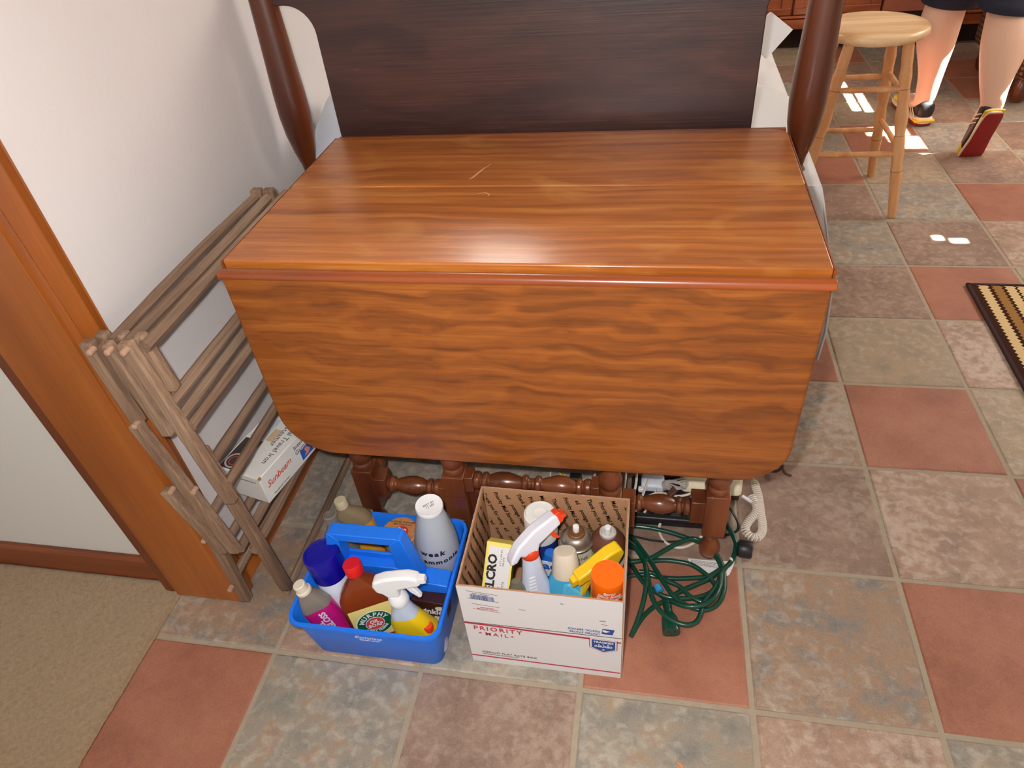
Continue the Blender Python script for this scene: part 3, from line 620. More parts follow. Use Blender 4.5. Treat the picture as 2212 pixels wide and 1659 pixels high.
def arc_text(s, size, R, cx, cz, a0, a1, y, flip=False, sq=.88):
    for k, ch in enumerate(s):
        a = math.radians(a0 + (a1 - a0)*(k + .5)/len(s)); t = text_mb(ch, size, bold=.0004, align='CENTER')
        ux, uz = (math.sin(a), -math.cos(a)) if not flip else (-math.sin(a), math.cos(a))
        px, pz = cx + R*math.cos(a), cz + R*sq*math.sin(a)
        M = frame_mat((px, y, pz), (ux, 0, uz), (math.cos(a) if not flip else -math.cos(a), 0, math.sin(a) if not flip else -math.sin(a))); yield t.tr(M)
def arc_obj(name, m_, par, *a, **k):
    mb = MB()
    for t in arc_text(*a, **k): mb.add(t.v, t.f)
    mb.build(name, m_, par, world=False, smooth=0)
arc_obj('lettering', WHP, b3, 'MURPHY', .0135, .0205, 0, .068, 165, 15, ly - .0008)
arc_obj('lettering', WHP, b3, 'SAFELY CLEANS', .0072, .0268, 0, .068, 212, 328, ly - .0008, flip=True)
put(text_mb('OIL\nSOAP', .0115, bold=.0004, align='CENTER', line=.85), frame_mat((0, ly - .0014, .069), (1, 0, 0), (0, 0, 1)), 'lettering', WHP, b3)
mb = MB(); mb.box(-.030, .030, ly - .0006, ly, .018, .030); mb.build('label_band', mat('maroon_label', (150, 36, 30), .5), b3, world=False, smooth=0)
put(text_mb('ORIGINAL', .0085, bold=.0003, align='CENTER'), frame_mat((0, ly - .0008, .021), (1, 0, 0), (0, 0, 1)), 'lettering', WHP, b3)
# spray heads
def spray_head(par, z, m_, noz, trig, L=.062, back=.026, h=.026, name='trigger_head', long=False):
    # side profile in x (towards nozzle) and z, width along y
    P = [(-.012, 0), (.012, 0), (.013, .012), (.016, .02), (L*.7, .022), (L, .024), (L, .024 + h*.62), (L*.72, .022 + h), (0, .024 + h), (-back*.8, .018 + h), (-back, .006 + h), (-back*.95, .02), (-.018, .012)]
    MB().prism([(a, z + b) for a, b in P], -.0115, .0115).build(name, m_, par, world=False, bevel=.005, seg=3)
    MB().prism([(L - .004, z + .025), (L + .010, z + .026), (L + .010, z + .037), (L - .004, z + .041)], -.0065, .0065).build('nozzle', noz, par, world=False, bevel=.001)
    MB().prism([(L*.42, z + .022), (L*.62, z + .022), (L*.72, z + .006), (L*.80, z - .012), (L*.70, z - .014), (L*.52, z + .004)], -.005, .005).build('trigger', trig, par, world=False, bevel=.0015)
# white spray with yellow body
b4 = tilted('spray_bottle', 'white trigger spray bottle with yellow label at the front of the caddy', 'bottle', (.309, .044, .006), (.262, .050, .24), .10)
TRW = mat('milky_blue_plastic', (196, 206, 222), .25, var=.08)
MB().loft([sect(.082, .040, 0, .45), sect(.086, .043, .005, .45), sect(.084, .042, .06, .45, cx=.0), sect(.066, .038, .10, .48, cx=-.006), sect(.044, .033, .13, .5, cx=-.005), sect(.030, .029, .148, .5), sect(.028, .028, .162, .5)]).build('body', TRW, b4, world=False)
MB().loft([sect(.0868, .0438, .056, .45), sect(.0856, .0434, .066, .45), sect(.0700, .0394, .096, .48, cx=-.0056), sect(.0560, .0365, .116, .49, cx=-.0054)], False, False).build('label', mat('yellow_wrap', (250, 206, 20), .35), b4, world=False)
MB().loft([sect(.0866, .0436, z, .45) for z in (.010, .050)], False, False).build('label_band', mat('violet_print', (176, 170, 206), .5), b4, world=False)
MB().prism([(.012, .012), (.024, .012), (.026, .030), (.030, .030), (.020, .044), (.008, .030), (.012, .030)], -.0224, -.018).build('label_flash', mat('orange_print', (240, 130, 30), .4), b4, world=False)
lmb([(.0165, .150), (.0185, .153), (.0185, .166), (.016, .172), (.014, .178)], 32).build('collar', WPL, b4, world=False)
spray_head(b4, .176, WPL, WPL, WPL, .060, .030, .030)
# dark brown cleaner box
bt = tilted('cleaner_box', 'small dark brown cleaner carton with white lettering, front right of the caddy', 'box', (.308, .084, .005), (.318, .100, .14), 0)
MB().box(-.036, .036, -.014, .014, 0, .098).build('carton', mat('dark_brown_card', (56, 26, 22), .5), bt, world=False, bevel=.001)
put(text_mb('Twinkle', .019, bold=.0005), frame_mat((-.034, -.0144, .066), (1, 0, 0), (0, 0, 1)), 'lettering', WHP, bt)
put(text_mb('CLEANING KIT', .006), frame_mat((-.022, -.0144, .056), (1, 0, 0), (0, 0, 1)), 'lettering', REDP, bt)
MB().box(.010, .032, -.0148, -.014, .038, .060).build('label_square', CREAM, bt, world=False, bevel=.0002); disc(.022, .083, .010, .006, -.0142, 'label_oval', CREAM, bt)
# small red cap
rc = thing('red_cap_bottle', 'small bottle with orange-red cap at the caddy\'s right front corner', 'bottle', (.3235, .0395, .006))
lmb([(.010, 0), (.011, .003), (.011, .055), (.006, .062), (.006, .07)]).build('body', WPL, rc, world=False); lmb([(.0095, .066), (.010, .068), (.010, .088), (.0085, .09)]).build('cap', mat('orange_red_cap', (240, 70, 30), .3), rc, world=False)
# back row: clear bottle with yellow label
b5 = tilted('cleaner_bottle', 'clear bottle with beige cap and yellow label, back left of the caddy', 'bottle', (.124, .222, .006), (.096, .240, .20), .30)
BEI = mat('cloudy_bottle', (186, 164, 128), .2, trans=.5, ior=1.2, var=.08)
MB().loft([sect(.076, .040, z, .4, cx=.010) for z in (0, .004, .13)] + [sect(.066, .036, .145, .45, cx=.007), sect(.040, .028, .160, .5), sect(.022, .022, .166, .5), sect(.021, .021, .176, .5)]).build('body', BEI, b5, world=False)
MB().loft([sect(.0768, .0408, z, .4, cx=.010) for z in (.03, .124)], False, False).build('label', mat('amber_label', (236, 168, 44), .4), b5, world=False)
put(text_mb('Orange Oil', .012, shear=.3), frame_mat((-.022, -.0208, .098), (1, 0, 0), (0, 0, 1)), 'lettering', CREAM, b5)
lmb([(.0128, .170), (.013, .172), (.0125, .188), (.0115, .1895)]).build('cap', mat('beige_cap', (206, 190, 158), .5), b5, world=False)
# smoky round bottle
b6 = tilted('glass_bottle', 'smoky clear uncapped bottle against the caddy\'s left end', 'bottle', (.110, .180, .006), (.093, .197, .205), 0)
lmb([(.030, 0), (.032, .004), (.032, .115), (.028, .138), (.016, .160), (.0125, .170), (.0125, .186), (.0145, .188), (.0145, .192), (.0125, .194), (.0105, .194), (.0105, .13), (.028, .11), (.028, .006)], 28, c1=True).build('body', SMK, b6, world=False)
ring_mb((0, 0), .0118, .0135, .176, .1785).build('thread', SMK, b6, world=False)
# cleanser can
b7 = thing('cleanser_can', 'round cardboard cleanser can with brown printed top and red circle', 'can', (.232, .199, .006))
lmb([(.0365, 0), (.0365, .003), (.0355, .004), (.0355, .146), (.037, .147), (.037, .151), (.0355, .152)], 36, c1=False).build('body', mat('tan_can_side', (206, 176, 134), .45, metal=.1, var=.15, vscale=30), b7, world=False)
lmb([(.0352, .1495), (.0352, .1512), (.001, .1515)], 36).build('lid', mat('brown_print_lid', (196, 134, 84), .5, var=.3, vscale=130), b7, world=False)
MB().prism([(.004 + .014*math.cos(t*PI/12), .0 + .014*math.sin(t*PI/12)) for t in range(24)], .1514, .1518, lambda a, b, t: (a, b, t)).build('lid_circle', mat('red_circle', (206, 40, 36), .5), b7, world=False, smooth=0)
put(text_mb('Bon\nAmi', .011, bold=.0003, align='CENTER', line=.8), frame_mat((.004, .002, .152), (1, 0, 0), (0, 1, 0)), 'lettering', WHP, b7)
put(text_mb('POWDER CLEANSER\n1886 FORMULA', .006, align='CENTER', line=1.0), frame_mat((0, .022, .1516), (1, 0, 0), (0, 1, 0)), 'lettering', BLK, b7)
put(wrap(text_mb('Bon Ami', .016, bold=.0004, align='CENTER'), .0357), Matrix.Translation((0, 0, .11)), 'lettering', REDP, b7)
# milk bottle of ammonia
b8 = tilted('ammonia_bottle', 'frosted white bottle with white cap and black handwriting, back right of the caddy', 'bottle', (.303, .196, .006), (.3135, .190, .262), .10)
FRO = mat('frosted_bottle', (206, 212, 222), .35, trans=.25, ior=1.3, sss=.2, var=.03)
lmb([(.041, 0), (.0435, .004), (.044, .12), (.043, .145), (.039, .175), (.032, .205), (.0265, .228), (.024, .240), (.024, .252)], 40).build('body', FRO, b8, world=False)
lmb([(.0255, .244), (.0265, .246), (.0265, .2535), (.0255, .256), (.0245, .2555), (.001, .2555)], 40).build('cap', WPL, b8, world=False)
put(text_mb('BEST BY\n12 SEP', .0065, align='CENTER'), frame_mat((0, 0, .2558), (.8, .6, 0), (-.6, .8, 0)), 'lettering', GRYP, b8)
INK = mat('black_marker', (26, 30, 52), .5)
put(wrap(text_mb('weak', .019, bold=.0007, space=1.3, shear=.1), .0438), Euler((0, 0, -.55)).to_matrix().to_4x4() @ Matrix.Translation((0, 0, .150)), 'handwriting', INK, b8)
put(wrap(text_mb('ammonia', .017, bold=.0007, space=1.25), .0444), Euler((0, 0, -.45)).to_matrix().to_4x4() @ Matrix.Translation((0, 0, .125)), 'handwriting', INK, b8)

# ---------------------------------------------------------------- open mailing carton
KR = mat('kraft_card', (176, 132, 96), .85, var=.08, vscale=30, bump=.1, bscale=120); WC = mat('white_card_face', (226, 222, 222), .7, var=.015, vscale=20)
bx = thing('mailing_box', 'open white mailing carton full of cleaning sprays, right of the blue caddy', 'box', (.542, .14, 0))
BX0, BX1, BY0, BY1 = .402, .6845, .030, .2495
def panel(name, a, b, h0, h1, out):      # from floor corner a to b, top heights h0,h1, outward normal
    a = Vector((a[0], a[1], 0)); b = Vector((b[0], b[1], 0)); n = Vector(out)
    def sl(o0, o1, m_, nm, par, z0=.001):
        vs = [a + n*o0 + Vector((0, 0, z0)), b + n*o0 + Vector((0, 0, z0)), b + n*o0 + Vector((0, 0, h1)), a + n*o0 + Vector((0, 0, h0))]
        vs += [p + n*(o1 - o0) for p in vs]
        return MB().add(vs, [(0, 1, 2, 3), (7, 6, 5, 4), (0, 4, 5, 1), (1, 5, 6, 2), (2, 6, 7, 3), (3, 7, 4, 0)]).build(nm, m_, par, smooth=0)
    o = sl(-.0035, -.0002, KR, name, bx)
    sl(-.0002, .0002, WC, 'white_face', o)
panel('front_panel', (BX0, BY0), (BX1 - .002, BY0), .2535, .252, (0, -1, 0)); panel('back_panel', (BX0 + .004, BY1), (BX1, BY1), .2555, .2505, (0, 1, 0))
panel('side_panel', (BX0, BY0 + .001), (BX0, BY1), .252, .2555, (-1, 0, 0)); panel('side_panel', (BX1, BY0 + .001), (BX1, BY1), .249, .2505, (1, 0, 0))
MB().box(BX0 + .001, BX1 - .001, BY0 + .001, BY1 - .001, .0005, .0035).build('bottom_panel', KR, bx, smooth=0)
RP = mat('postal_red', (186, 56, 76), .6); NP = mat('postal_blue', (40, 72, 140), .6); FP = BY0 - .0003
MB().box(BX0 + .001, .4095, FP - .0002, FP, .0, .0)
def fl_(poly, name, m_, lift=0): MB().prism(poly, FP - .0003 - lift, FP - lift).build(name, m_, bx, smooth=0)
fl_([(BX0, .1405), (.628, .1325), (.628, .1272), (BX0, .1358)], 'printed_stripe', RP); fl_([(.6735, .1288), (BX1 - .003, .128), (BX1 - .003, .1238), (.6735, .1244)], 'printed_stripe', RP)
fl_([(BX0, .0265), (BX1 - .003, .0215), (BX1 - .003, .0178), (BX0, .0228)], 'printed_stripe', RP)
MB().box(BX0, BX1 - .002, FP - .0012, FP, .1415, .1417).build('fold_line', GRYP, bx, smooth=0)
fl_([(.626, .1325), (.6755, .130), (.6755, .099), (.651, .0865), (.626, .102)], 'shield_border', RP); fl_([(.6275, .1325), (.674, .130), (.674, .100), (.651, .0885), (.6275, .1035)], 'shield_ground', WC, .0004)
fl_([(.6305, .1300), (.6715, .1280), (.6715, .1012), (.651, .0912), (.6305, .1045)], 'shield', NP, .0008)
fr = lambda x, z, s=-.022: frame_mat((x, FP - .0004, z), (1, 0, s), (0, 0, 1))
def fput(t, x, z, name, m_, s=-.022, lift=0): M = fr(x, z, s); M[1][3] -= lift; put(t, M, name, m_, bx, True)
fput(text_mb('TRACKED', .0078, bold=.0002, align='CENTER'), .651, .1205, 'lettering', WHP, lift=.0008); fput(text_mb('INSURED', .0078, bold=.0002, align='CENTER'), .651, .1065, 'lettering', WHP, lift=.0008)
for k, (sx_, sz_, r_) in enumerate(((.643, .1155, .002), (.651, .1152, .002), (.659, .115, .002), (.651, .0985, .0032))): fl_(star(sx_, sz_, r_), 'printed_star', WHP, .0011)
fput(text_mb('PRIORITY', .0175, bold=.0002, space=1.25), .417, .119, 'lettering', RP); fput(text_mb('MAIL', .0145, bold=.0002, space=1.5), .437, .102, 'lettering', RP)
fl_(star(.428, .1075, .0035), 'printed_star', RP); fl_(star(.487, .1055, .0035), 'printed_star', RP)
fput(text_mb('MEDIUM FLAT RATE BOX', .0085, space=1.1), .424, .038, 'lettering', GRYP); fput(text_mb('FOR DOMESTIC AND INTERNATIONAL USE', .0035), .424, .0325, 'lettering', GRYP)
# upside-down print on the raised flap
fz = lambda x, z: frame_mat((x, FP - .0004, z), (-1, 0, .02), (0, 0, -1))
for s, x, z, sz_ in (('UNITED STATES', .664, .150, .0075), ('POSTAL SERVICE', .664, .159, .0075)): put(text_mb(s, sz_, shear=.2), fz(x - .018, z), 'lettering', NP, bx, True)
fl_([(.6495, .1665), (.6700, .1655), (.6665, .1490), (.6475, .1500)], 'eagle_emblem', NP); fl_([(.650, .1640), (.6625, .1600), (.6550, .1560), (.6495, .1580)], 'eagle_head', WHP, .0004)
def lines(segs, name):
    mb = MB()
    for a_, b_ in segs: mb.obox((a_[0], FP, a_[1]), (b_[0], FP, b_[1]), .0006, .0006)
    mb.build(name, GRYP, bx, smooth=0)
lines((((.418, .241), (.473, .236)), ((.473, .236), (.473, .214)), ((.473, .214), (.418, .219)), ((.418, .219), (.418, .241))), 'barcode_frame')
lines((((.424, .203), (.473, .198)),), 'printed_line'); lines((((.424, .187), (.473, .182)),), 'printed_line')
lines((((.5065, .208), (.5065, .1995)), ((.5065, .1995), (.518, .1988))), 'corner_mark'); lines((((.658, .1885), (.658, .1790)), ((.658, .1790), (.647, .1795))), 'corner_mark')
mb = MB(); rb_ = random.Random(11); x = .424
while x < .466: w = rb_.choice((.0004, .0007, .0011)); mb.box(x, x + w, FP - .0003, FP, .2195 - (x - .42)*.09, .2325 - (x - .42)*.09); x += w + rb_.choice((.0004, .0006, .0009))
mb.build('barcode', NP, bx, smooth=0)
fput(text_mb('0000 1100 0235 4', .0042), .428, .234, 'lettering', GRYP, -.09)
put(text_mb('Domestic and Foreign\nRate Enclosed', .0042, align='CENTER'), fz(.45, .190), 'lettering', RP, bx, True); put(text_mb('FROM', .004), fz(.655, .192), 'lettering', GRYP, bx, True); put(text_mb('TO:', .004), fz(.585, .232), 'lettering', GRYP, bx, True)
# repeated print inside the carton
IN = mat('inner_print', (44, 34, 30), .7)
def inner(fr_fn, xs, zt, nm):
    mb = MB(); L = ['Priority Mail Service', 'Mail postage required', 'Thank you for using', 'Priority Mail Service', 'ed     postage required', 'Thank you for using']
    for k, x in enumerate(xs):
        t = text_mb(L[k % 6] + '   ' + L[(k + 2) % 6], .0120, bold=.0003); M = Matrix.Translation((x, zt - (.004 if k % 2 else .010), 0)) @ Euler((0, 0, math.radians(-72))).to_matrix().to_4x4()
        t.tr(M); keep = [f for f in t.f if all(t.v[i].y > .03 for i in f) and all(fr_fn[1] < t.v[i].x < fr_fn[2] for i in f)]
        mb.add([fr_fn[0](p.x, p.y) for p in t.v], keep)
    mb.build(nm, IN, bx, smooth=0)
inner((lambda x, z: (x, BY1 - .0038, z), BX0 + .005, BX1 - .005), [BX0 + .0 + k*.0225 for k in range(-2, 13)], .248, 'inner_lettering')
inner((lambda u, z: (BX0 + .0038, u, z), BY0 + .006, BY1 - .006), [BY0 + k*.0225 for k in range(-2, 10)], .248, 'inner_lettering')
inner((lambda u, z: (BX1 - .0038, -u, z), -BY1 + .006, -BY0 - .006), [-BY1 + k*.0225 for k in range(-2, 10)], .242, 'inner_lettering')

# ---- contents of the carton
YLW = mat('pale_yellow_card', (250, 232, 120), .5)
v = tilted('fastener_tape_box', 'yellow and white hook-and-loop tape box at the left end of the carton', 'box', (.440, .056, .085), (.4515, .163, .205), 0)
# local z runs up the leaning box, local -y faces the viewer
def velcro():
    h = .158; w = .052; d = .034; o = thing_v
    MB().box(-w/2, w/2, 0, d, 0, h).build('carton', YLW, o, world=False, bevel=.0008)
    MB().box(w/2, w/2 + .0004, .003, d - .003, .004, h - .004).build('side_print', mat('green_photo_print', (150, 150, 70), .5, var=.5, vscale=60), o, world=False, smooth=0)
    MB().box(-w/2 + .006, w/2 - .004, -.0005, 0, .004, h - .008).build('label', WHP, o, world=False, smooth=0)
    put(text_mb('VELCRO', .023, bold=.0009), frame_mat((-.004, -.0008, .050), (0, 0, 1), (-1, 0, 0)), 'lettering', BLK, o)
    put(text_mb('STICKY BACK TAPE\nTAPE - RUBAN - CINTA', .0065), frame_mat((.008, -.0008, .02), (0, 0, 1), (-1, 0, 0)), 'lettering', GRYP, o)
    put(text_mb('4 FT x 3/4 IN\nWHITE', .0055), frame_mat((.006, -.0008, .115), (0, 0, 1), (-1, 0, 0)), 'lettering', GRYP, o)
thing_v = v; velcro()
sup = None
# tall can with white lid
def can(name, label, x, y, h, r, body, ang=0, base=.004):
    o = thing(name, label, 'can', (x, y, base), (0, 0, ang)); lmb([(r*.94, 0), (r, .002), (r, h), (r*.96, h + .003)], 36).build('body', body, o, world=False); return o
k1 = can('wipe_canister', 'blue canister with a large white lid at the back of the carton', .520, .211, .175, .029, mat('navy_can', (30, 52, 120), .3))
lmb([(.0315, .172), (.0320, .176), (.0310, .228), (.030, .232), (.0275, .2335), (.0265, .231), (.014, .2305), (.013, .2315), (.0118, .2305), (.001, .230)], 40).build('lid', mat('white_lid', (238, 236, 230), .35), k1, world=False)
RST = mat('tinplate', (186, 180, 170), .3, metal=.85, var=.15, vscale=60); RUS = mat('rusty_tin', (140, 100, 62), .55, metal=.5, var=.35, vscale=90)
k2 = can('aerosol_can', 'bare-topped metal aerosol can with rusty dome and white spray tip', .5885, .2000, .170, .0305, mat('cream_can', (206, 196, 176), .35, var=.05))
lmb([(.0315, .172), (.0325, .174), (.0325, .178), (.0305, .1795), (.0285, .178)], 40).build('rim', RST, k2, world=False)
lmb([(.029, .176), (.027, .187), (.021, .195), (.0165, .197)], 36).build('dome', RST, k2, world=False)
lmb([(.0165, .1955), (.0160, .201), (.0140, .202), (.0125, .199), (.006, .1985), (.004, .204)], 28).build('valve_cup', RUS, k2, world=False)
lmb([(.0058, .203), (.0062, .205), (.0062, .216), (.005, .2175)], 20).build('spray_tip', WPL, k2, world=False)
put(wrap(text_mb('SILICONE', .012, align='CENTER'), .0308), Matrix.Translation((0, 0, .150)), 'lettering', GRYP, k2)
k3 = can('aerosol_can', 'aerosol can with dark brown dome, green band and red lettering, back right of the carton', .6470, .2060, .165, .0335, mat('white_can', (226, 228, 226), .3), .3)
lmb([(.0337, .140), (.0337, .160)], 36, c0=False, c1=False).build('green_band', mat('lime_band', (120, 196, 40), .35), k3, world=False)
BRN = mat('brown_dome', (108, 66, 50), .4, var=.1); lmb([(.0345, .163), (.0345, .168), (.032, .176), (.025, .190), (.017, .198), (.0165, .196)], 40).build('dome', BRN, k3, world=False)
lmb([(.0158, .195), (.0155, .201), (.0135, .202), (.012, .199), (.006, .1985)], 30).build('valve_cup', mat('pale_plastic', (200, 196, 190), .3), k3, world=False); lmb([(.006, .198), (.0063, .201), (.0063, .214), (.005, .2155)], 20).build('spray_tip', WPL, k3, world=False)
put(wrap(text_mb('SPRAY\nWASH', .022, bold=.001, shear=.2, align='CENTER', line=.85), .0337), Matrix.Translation((0, 0, .108)), 'lettering', mat('red_print', (206, 36, 40), .5), k3)
# orange-capped can
k4 = can('static_spray_can', 'aerosol can with a bright orange cap, front right of the carton', .6550, .0860, .1925, .0285, mat('orange_can', (230, 84, 24), .35), .15)
lmb([(.0297, .1905), (.0302, .1925), (.0298, .2385), (.0285, .242), (.001, .243)], 40).build('cap', mat('orange_cap', (255, 112, 14), .32), k4, world=False)
put(wrap(text_mb('Spray\nCling Away\nStatic Guard', .0092, bold=.0003, align='CENTER', line=.95), .0306), Matrix.Translation((0, 0, .2235)), 'lettering', WHP, k4)
# white trigger spray with orange nozzle
k5 = tilted('spray_bottle', 'white trigger spray bottle with orange-red nozzle and trigger', 'bottle', (.534, .082, .006), (.5095, .140, .235), .62)
MB().loft([sect(.060, .040, 0, .4), sect(.064, .043, .005, .4), sect(.062, .042, .11, .42), sect(.052, .038, .15, .45), sect(.038, .033, .185, .5), sect(.031, .030, .215, .5)]).build('body', mat('pale_blue_bottle', (214, 224, 244), .3, var=.03), k5, world=False)
for q in range(7): MB().obox((-.022 + q*.001, -.0175, .135 + q*.007), (-.004, -.0195 + q*.0004, .135 + q*.007), .003, .002).build('grip_rib', WPL, k5, world=False, bevel=.0006)
ORR = mat('orange_red_plastic', (232, 72, 34), .35)
lmb([(.0155, .211), (.0165, .213), (.0165, .225), (.014, .228)], 30).build('collar', ORR, k5, world=False)
PBL = mat('white_blue_plastic', (232, 234, 246), .3)
MB().prism([(-.016, 0.2210), (.012, 0.2210), (.018, 0.2370), (.060, 0.2595), (.064, 0.2610), (.058, 0.2820), (.050, 0.2840), (.008, 0.2685), (-.024, 0.2470), (-.040, 0.2250), (-.044, 0.2130), (-.030, 0.2150), (-.022, 0.2250)], -.0125, .0125).build('trigger_head', PBL, k5, world=False, bevel=.0045, seg=3)
MB().prism([(.057, 0.2585), (.070, 0.2640), (.072, 0.2690), (.078, 0.2720), (.076, 0.2780), (.068, 0.2770), (.065, 0.2870), (.055, 0.2840)], -.009, .009).build('nozzle', ORR, k5, world=False, bevel=.0015)
MB().prism([(.040, 0.2490), (.050, 0.2540), (.054, 0.2390), (.062, 0.2290), (.056, 0.2280), (.046, 0.2370)], -.005, .005).build('trigger', ORR, k5, world=False, bevel=.0012)
# blue bottle with cream fluted cap
k6 = tilted('fabric_spray_bottle', 'light blue bottle with a cream fluted cap in the middle of the carton', 'bottle', (.590, .078, .006), (.5705, .160, .215), 0)
LB = mat('sky_blue_plastic', (74, 176, 220), .22)
MB().loft([sect(.074, .044, 0, .4), sect(.078, .047, .005, .4), sect(.078, .047, .12, .45), sect(.074, .046, .145, .48), sect(.064, .044, .163, .5), sect(.050, .043, .172, .5)]).build('body', LB, k6, world=False)
MB().prism([(-.018, .020), (-.014, .120), (-.004, .158), (.010, .160), (.030, .135), (.036, .02)], -.0252, .0252).build('raised_panel', mat('paler_blue_plastic', (96, 190, 228), .2), k6, world=False, bevel=.006, seg=3)
n_ = 48; MB().loft([[((r + (.0007 if j % 2 else 0))*math.cos(2*PI*j/n_), (r + (.0007 if j % 2 else 0))*math.sin(2*PI*j/n_), z) for j in range(n_)] for r, z in ((.0265, .165), (.0265, .170), (.0215, .207), (.0195, .213))]).build('cap', CREAM, k6, world=False)
# yellow trigger spray
k7 = tilted('spray_bottle', 'all-yellow trigger spray bottle behind the orange cap', 'bottle', (.640, .128, .006), (.6440, .141, .18), math.radians(215))
YP = mat('yellow_plastic', (250, 208, 40), .35)
MB().loft([sect(.050, .030, 0, .4), sect(.053, .032, .005, .4), sect(.052, .032, .10, .42), sect(.040, .030, .130, .5), sect(.030, .029, .150, .5)]).build('body', mat('lemon_plastic', (232, 210, 40), .3, trans=.1), k7, world=False)
n_ = 40; MB().loft([[((r + (.0009 if j % 2 else 0))*math.cos(2*PI*j/n_), (r + (.0009 if j % 2 else 0))*math.sin(2*PI*j/n_), z) for j in range(n_)] for r, z in ((.0175, .150), (.0185, .152), (.0185, .164), (.016, .167))]).build('collar', YP, k7, world=False)
MB().prism([(-.014, .164), (.013, .164), (.017, .178), (.040, .174), (.058, .168), (.060, .190), (.040, .198), (-.004, .222), (-.028, .2265), (-.036, .212), (-.026, .190)], -.0125, .0125).build('trigger_head', YP, k7, world=False, bevel=.004, seg=3)
MB().prism([(.056, .170), (.068, .168), (.068, .182), (.056, .187)], -.007, .007).build('nozzle', YP, k7, world=False, bevel=.001)
MB().prism([(.026, .176), (.040, .172), (.042, .154), (.050, .132), (.043, .130), (.032, .150)], -.006, .006).build('trigger', YP, k7, world=False, bevel=.0015)
# blue and white bottle behind
k8 = thing('cleaner_bottle', 'white and blue labelled bottle wedged behind the cream-capped one', 'bottle', (.546, .172, .006), (0, 0, -.1))
MB().loft([sect(.040, .024, z, .35) for z in (0, .003, .150)] + [sect(.030, .020, .164, .45)]).build('body', mat('royal_blue_bottle', (30, 110, 206), .3), k8, world=False)
MB().box(-.0195, .0195, -.0126, -.0120, .105, .152).build('label', WPL, k8, world=False, smooth=0); put(text_mb('ac', .030, bold=.001), frame_mat((-.017, -.0128, .128), (1, 0, 0), (0, 0, 1)), 'lettering', BLU, k8)
put(text_mb('NURSE', .0095, bold=.0003), frame_mat((.004, -.0128, .120), (0, 0, -1), (1, 0, 0)), 'lettering', BLK, k8)
k9 = thing('white_cap_bottle', 'small bottle with domed white cap at the front of the carton', 'bottle', (.5395, .0475, .006))
lmb([(.012, 0), (.0125, .002), (.0125, .19), (.011, .195)]).build('body', mat('navy_bottle', (32, 40, 96), .3), k9, world=False); lmb([(.0128, .19), (.013, .192), (.0125, .206), (.009, .2115), (.002, .2135)], 30).build('cap', WPL, k9, world=False)
k10 = tilted('flat_bottle', 'flat bottle with green and orange picture label, right of the tape box', 'bottle', (.496, .072, .006), (.4885, .098, .18), .15)
MB().loft([sect(.040, .020, z, .4) for z in (0, .003, .13)] + [sect(.030, .018, .158, .5), sect(.016, .014, .176, .5)]).build('body', mat('grey_green_bottle', (128, 124, 108), .3), k10, world=False)
MB().loft([sect(.0406, .0206, z, .4) for z in (.03, .135)], False, False).build('label', mat('garden_photo_label', (96, 120, 60), .4, var=.6, vscale=70), k10, world=False)

# ---------------------------------------------------------------- cords and electrical things on the floor
GC = mat('green_cord', (14, 66, 50), .28, coat=.3); BLKP = mat('black_plastic', (34, 32, 34), .4); WCD = mat('white_cord', (226, 214, 200), .4)
CRM = mat('cream_case', (238, 224, 192), .4); GRYC = mat('grey_cord', (176, 170, 164), .5); BRC = mat('brown_cord', (92, 56, 40), .5)
def fp(pts, z): return smooth_path([tuple(Z(*c3(*(p[:2])), (p[2] if len(p) > 2 else z))) for p in pts], 6)
ec = thing('extension_cord', 'dark green extension cord lying in a loose coil right of the mailing carton', 'cord', (.78, .24, 0))
r_ = .0050
for k, (pts, z) in enumerate([
    ([(20, 640), (110, 655), (250, 672), (400, 705), (560, 755), (700, 810), (790, 890), (850, 980), (872, 1070), (850, 1150), (780, 1220), (660, 1265), (480, 1275), (330, 1235), (200, 1140), (110, 1010), (40, 900)], .014),
    ([(40, 740), (120, 780), (200, 880), (290, 1010), (370, 1140), (470, 1270), (600, 1350), (740, 1370), (840, 1310), (885, 1200), (885, 1080), (855, 960), (770, 840), (640, 765), (520, 790), (400, 850), (260, 930), (120, 960), (40, 950)], .020),
    ([(30, 780), (130, 850), (210, 980), (240, 1120), (265, 1250), (330, 1370), (430, 1455), (550, 1500), (640, 1480), (685, 1410), (700, 1330), (760, 1250), (830, 1150), (860, 1060), (905, 1000)], .026),
    ([(60, 1085), (200, 1072), (400, 1102), (600, 1102), (750, 1085), (860, 1020), (925, 985), (970, 910), (985, 810), (955, 730), (900, 640)], .011),
    ([(250, 960), (340, 950), (450, 955), (600, 985), (720, 1060), (800, 1150), (822, 1230), (780, 1290), (700, 1305), (600, 1260), (500, 1170), (400, 1125), (280, 1060), (160, 1045)], .016),
    ([(88, 1600, .005), (150, 1450, .010), (195, 1300, .02), (222, 1120, .028), (205, 960, .028), (140, 860, .02), (60, 830, .016)], 0),
    ([(92, 1598, .005), (180, 1450, .006), (280, 1350, .006), (400, 1285, .008), (520, 1210, .010), (640, 1160, .012), (770, 1100, .016), (850, 1030, .02)], 0),
    ([(320, 1230, .006), (380, 1270, .007), (440, 1300, .02), (560, 1340, .030), (700, 1330, .034), (800, 1270, .034), (850, 1170, .03), (860, 1070, .03)], 0)]):
    MB().tube(fp(pts, z), r_, 10).build('cord', GC, ec)
a, b = Z(*c3(395, 1300), .014), Z(*c3(432, 1545), .014); d = (b - a).normalized()
MB().lathe([(.0055, 0), (.0075, .012), (.0075, .028)], a, d, 16).build('cord_collar', GC, ec)
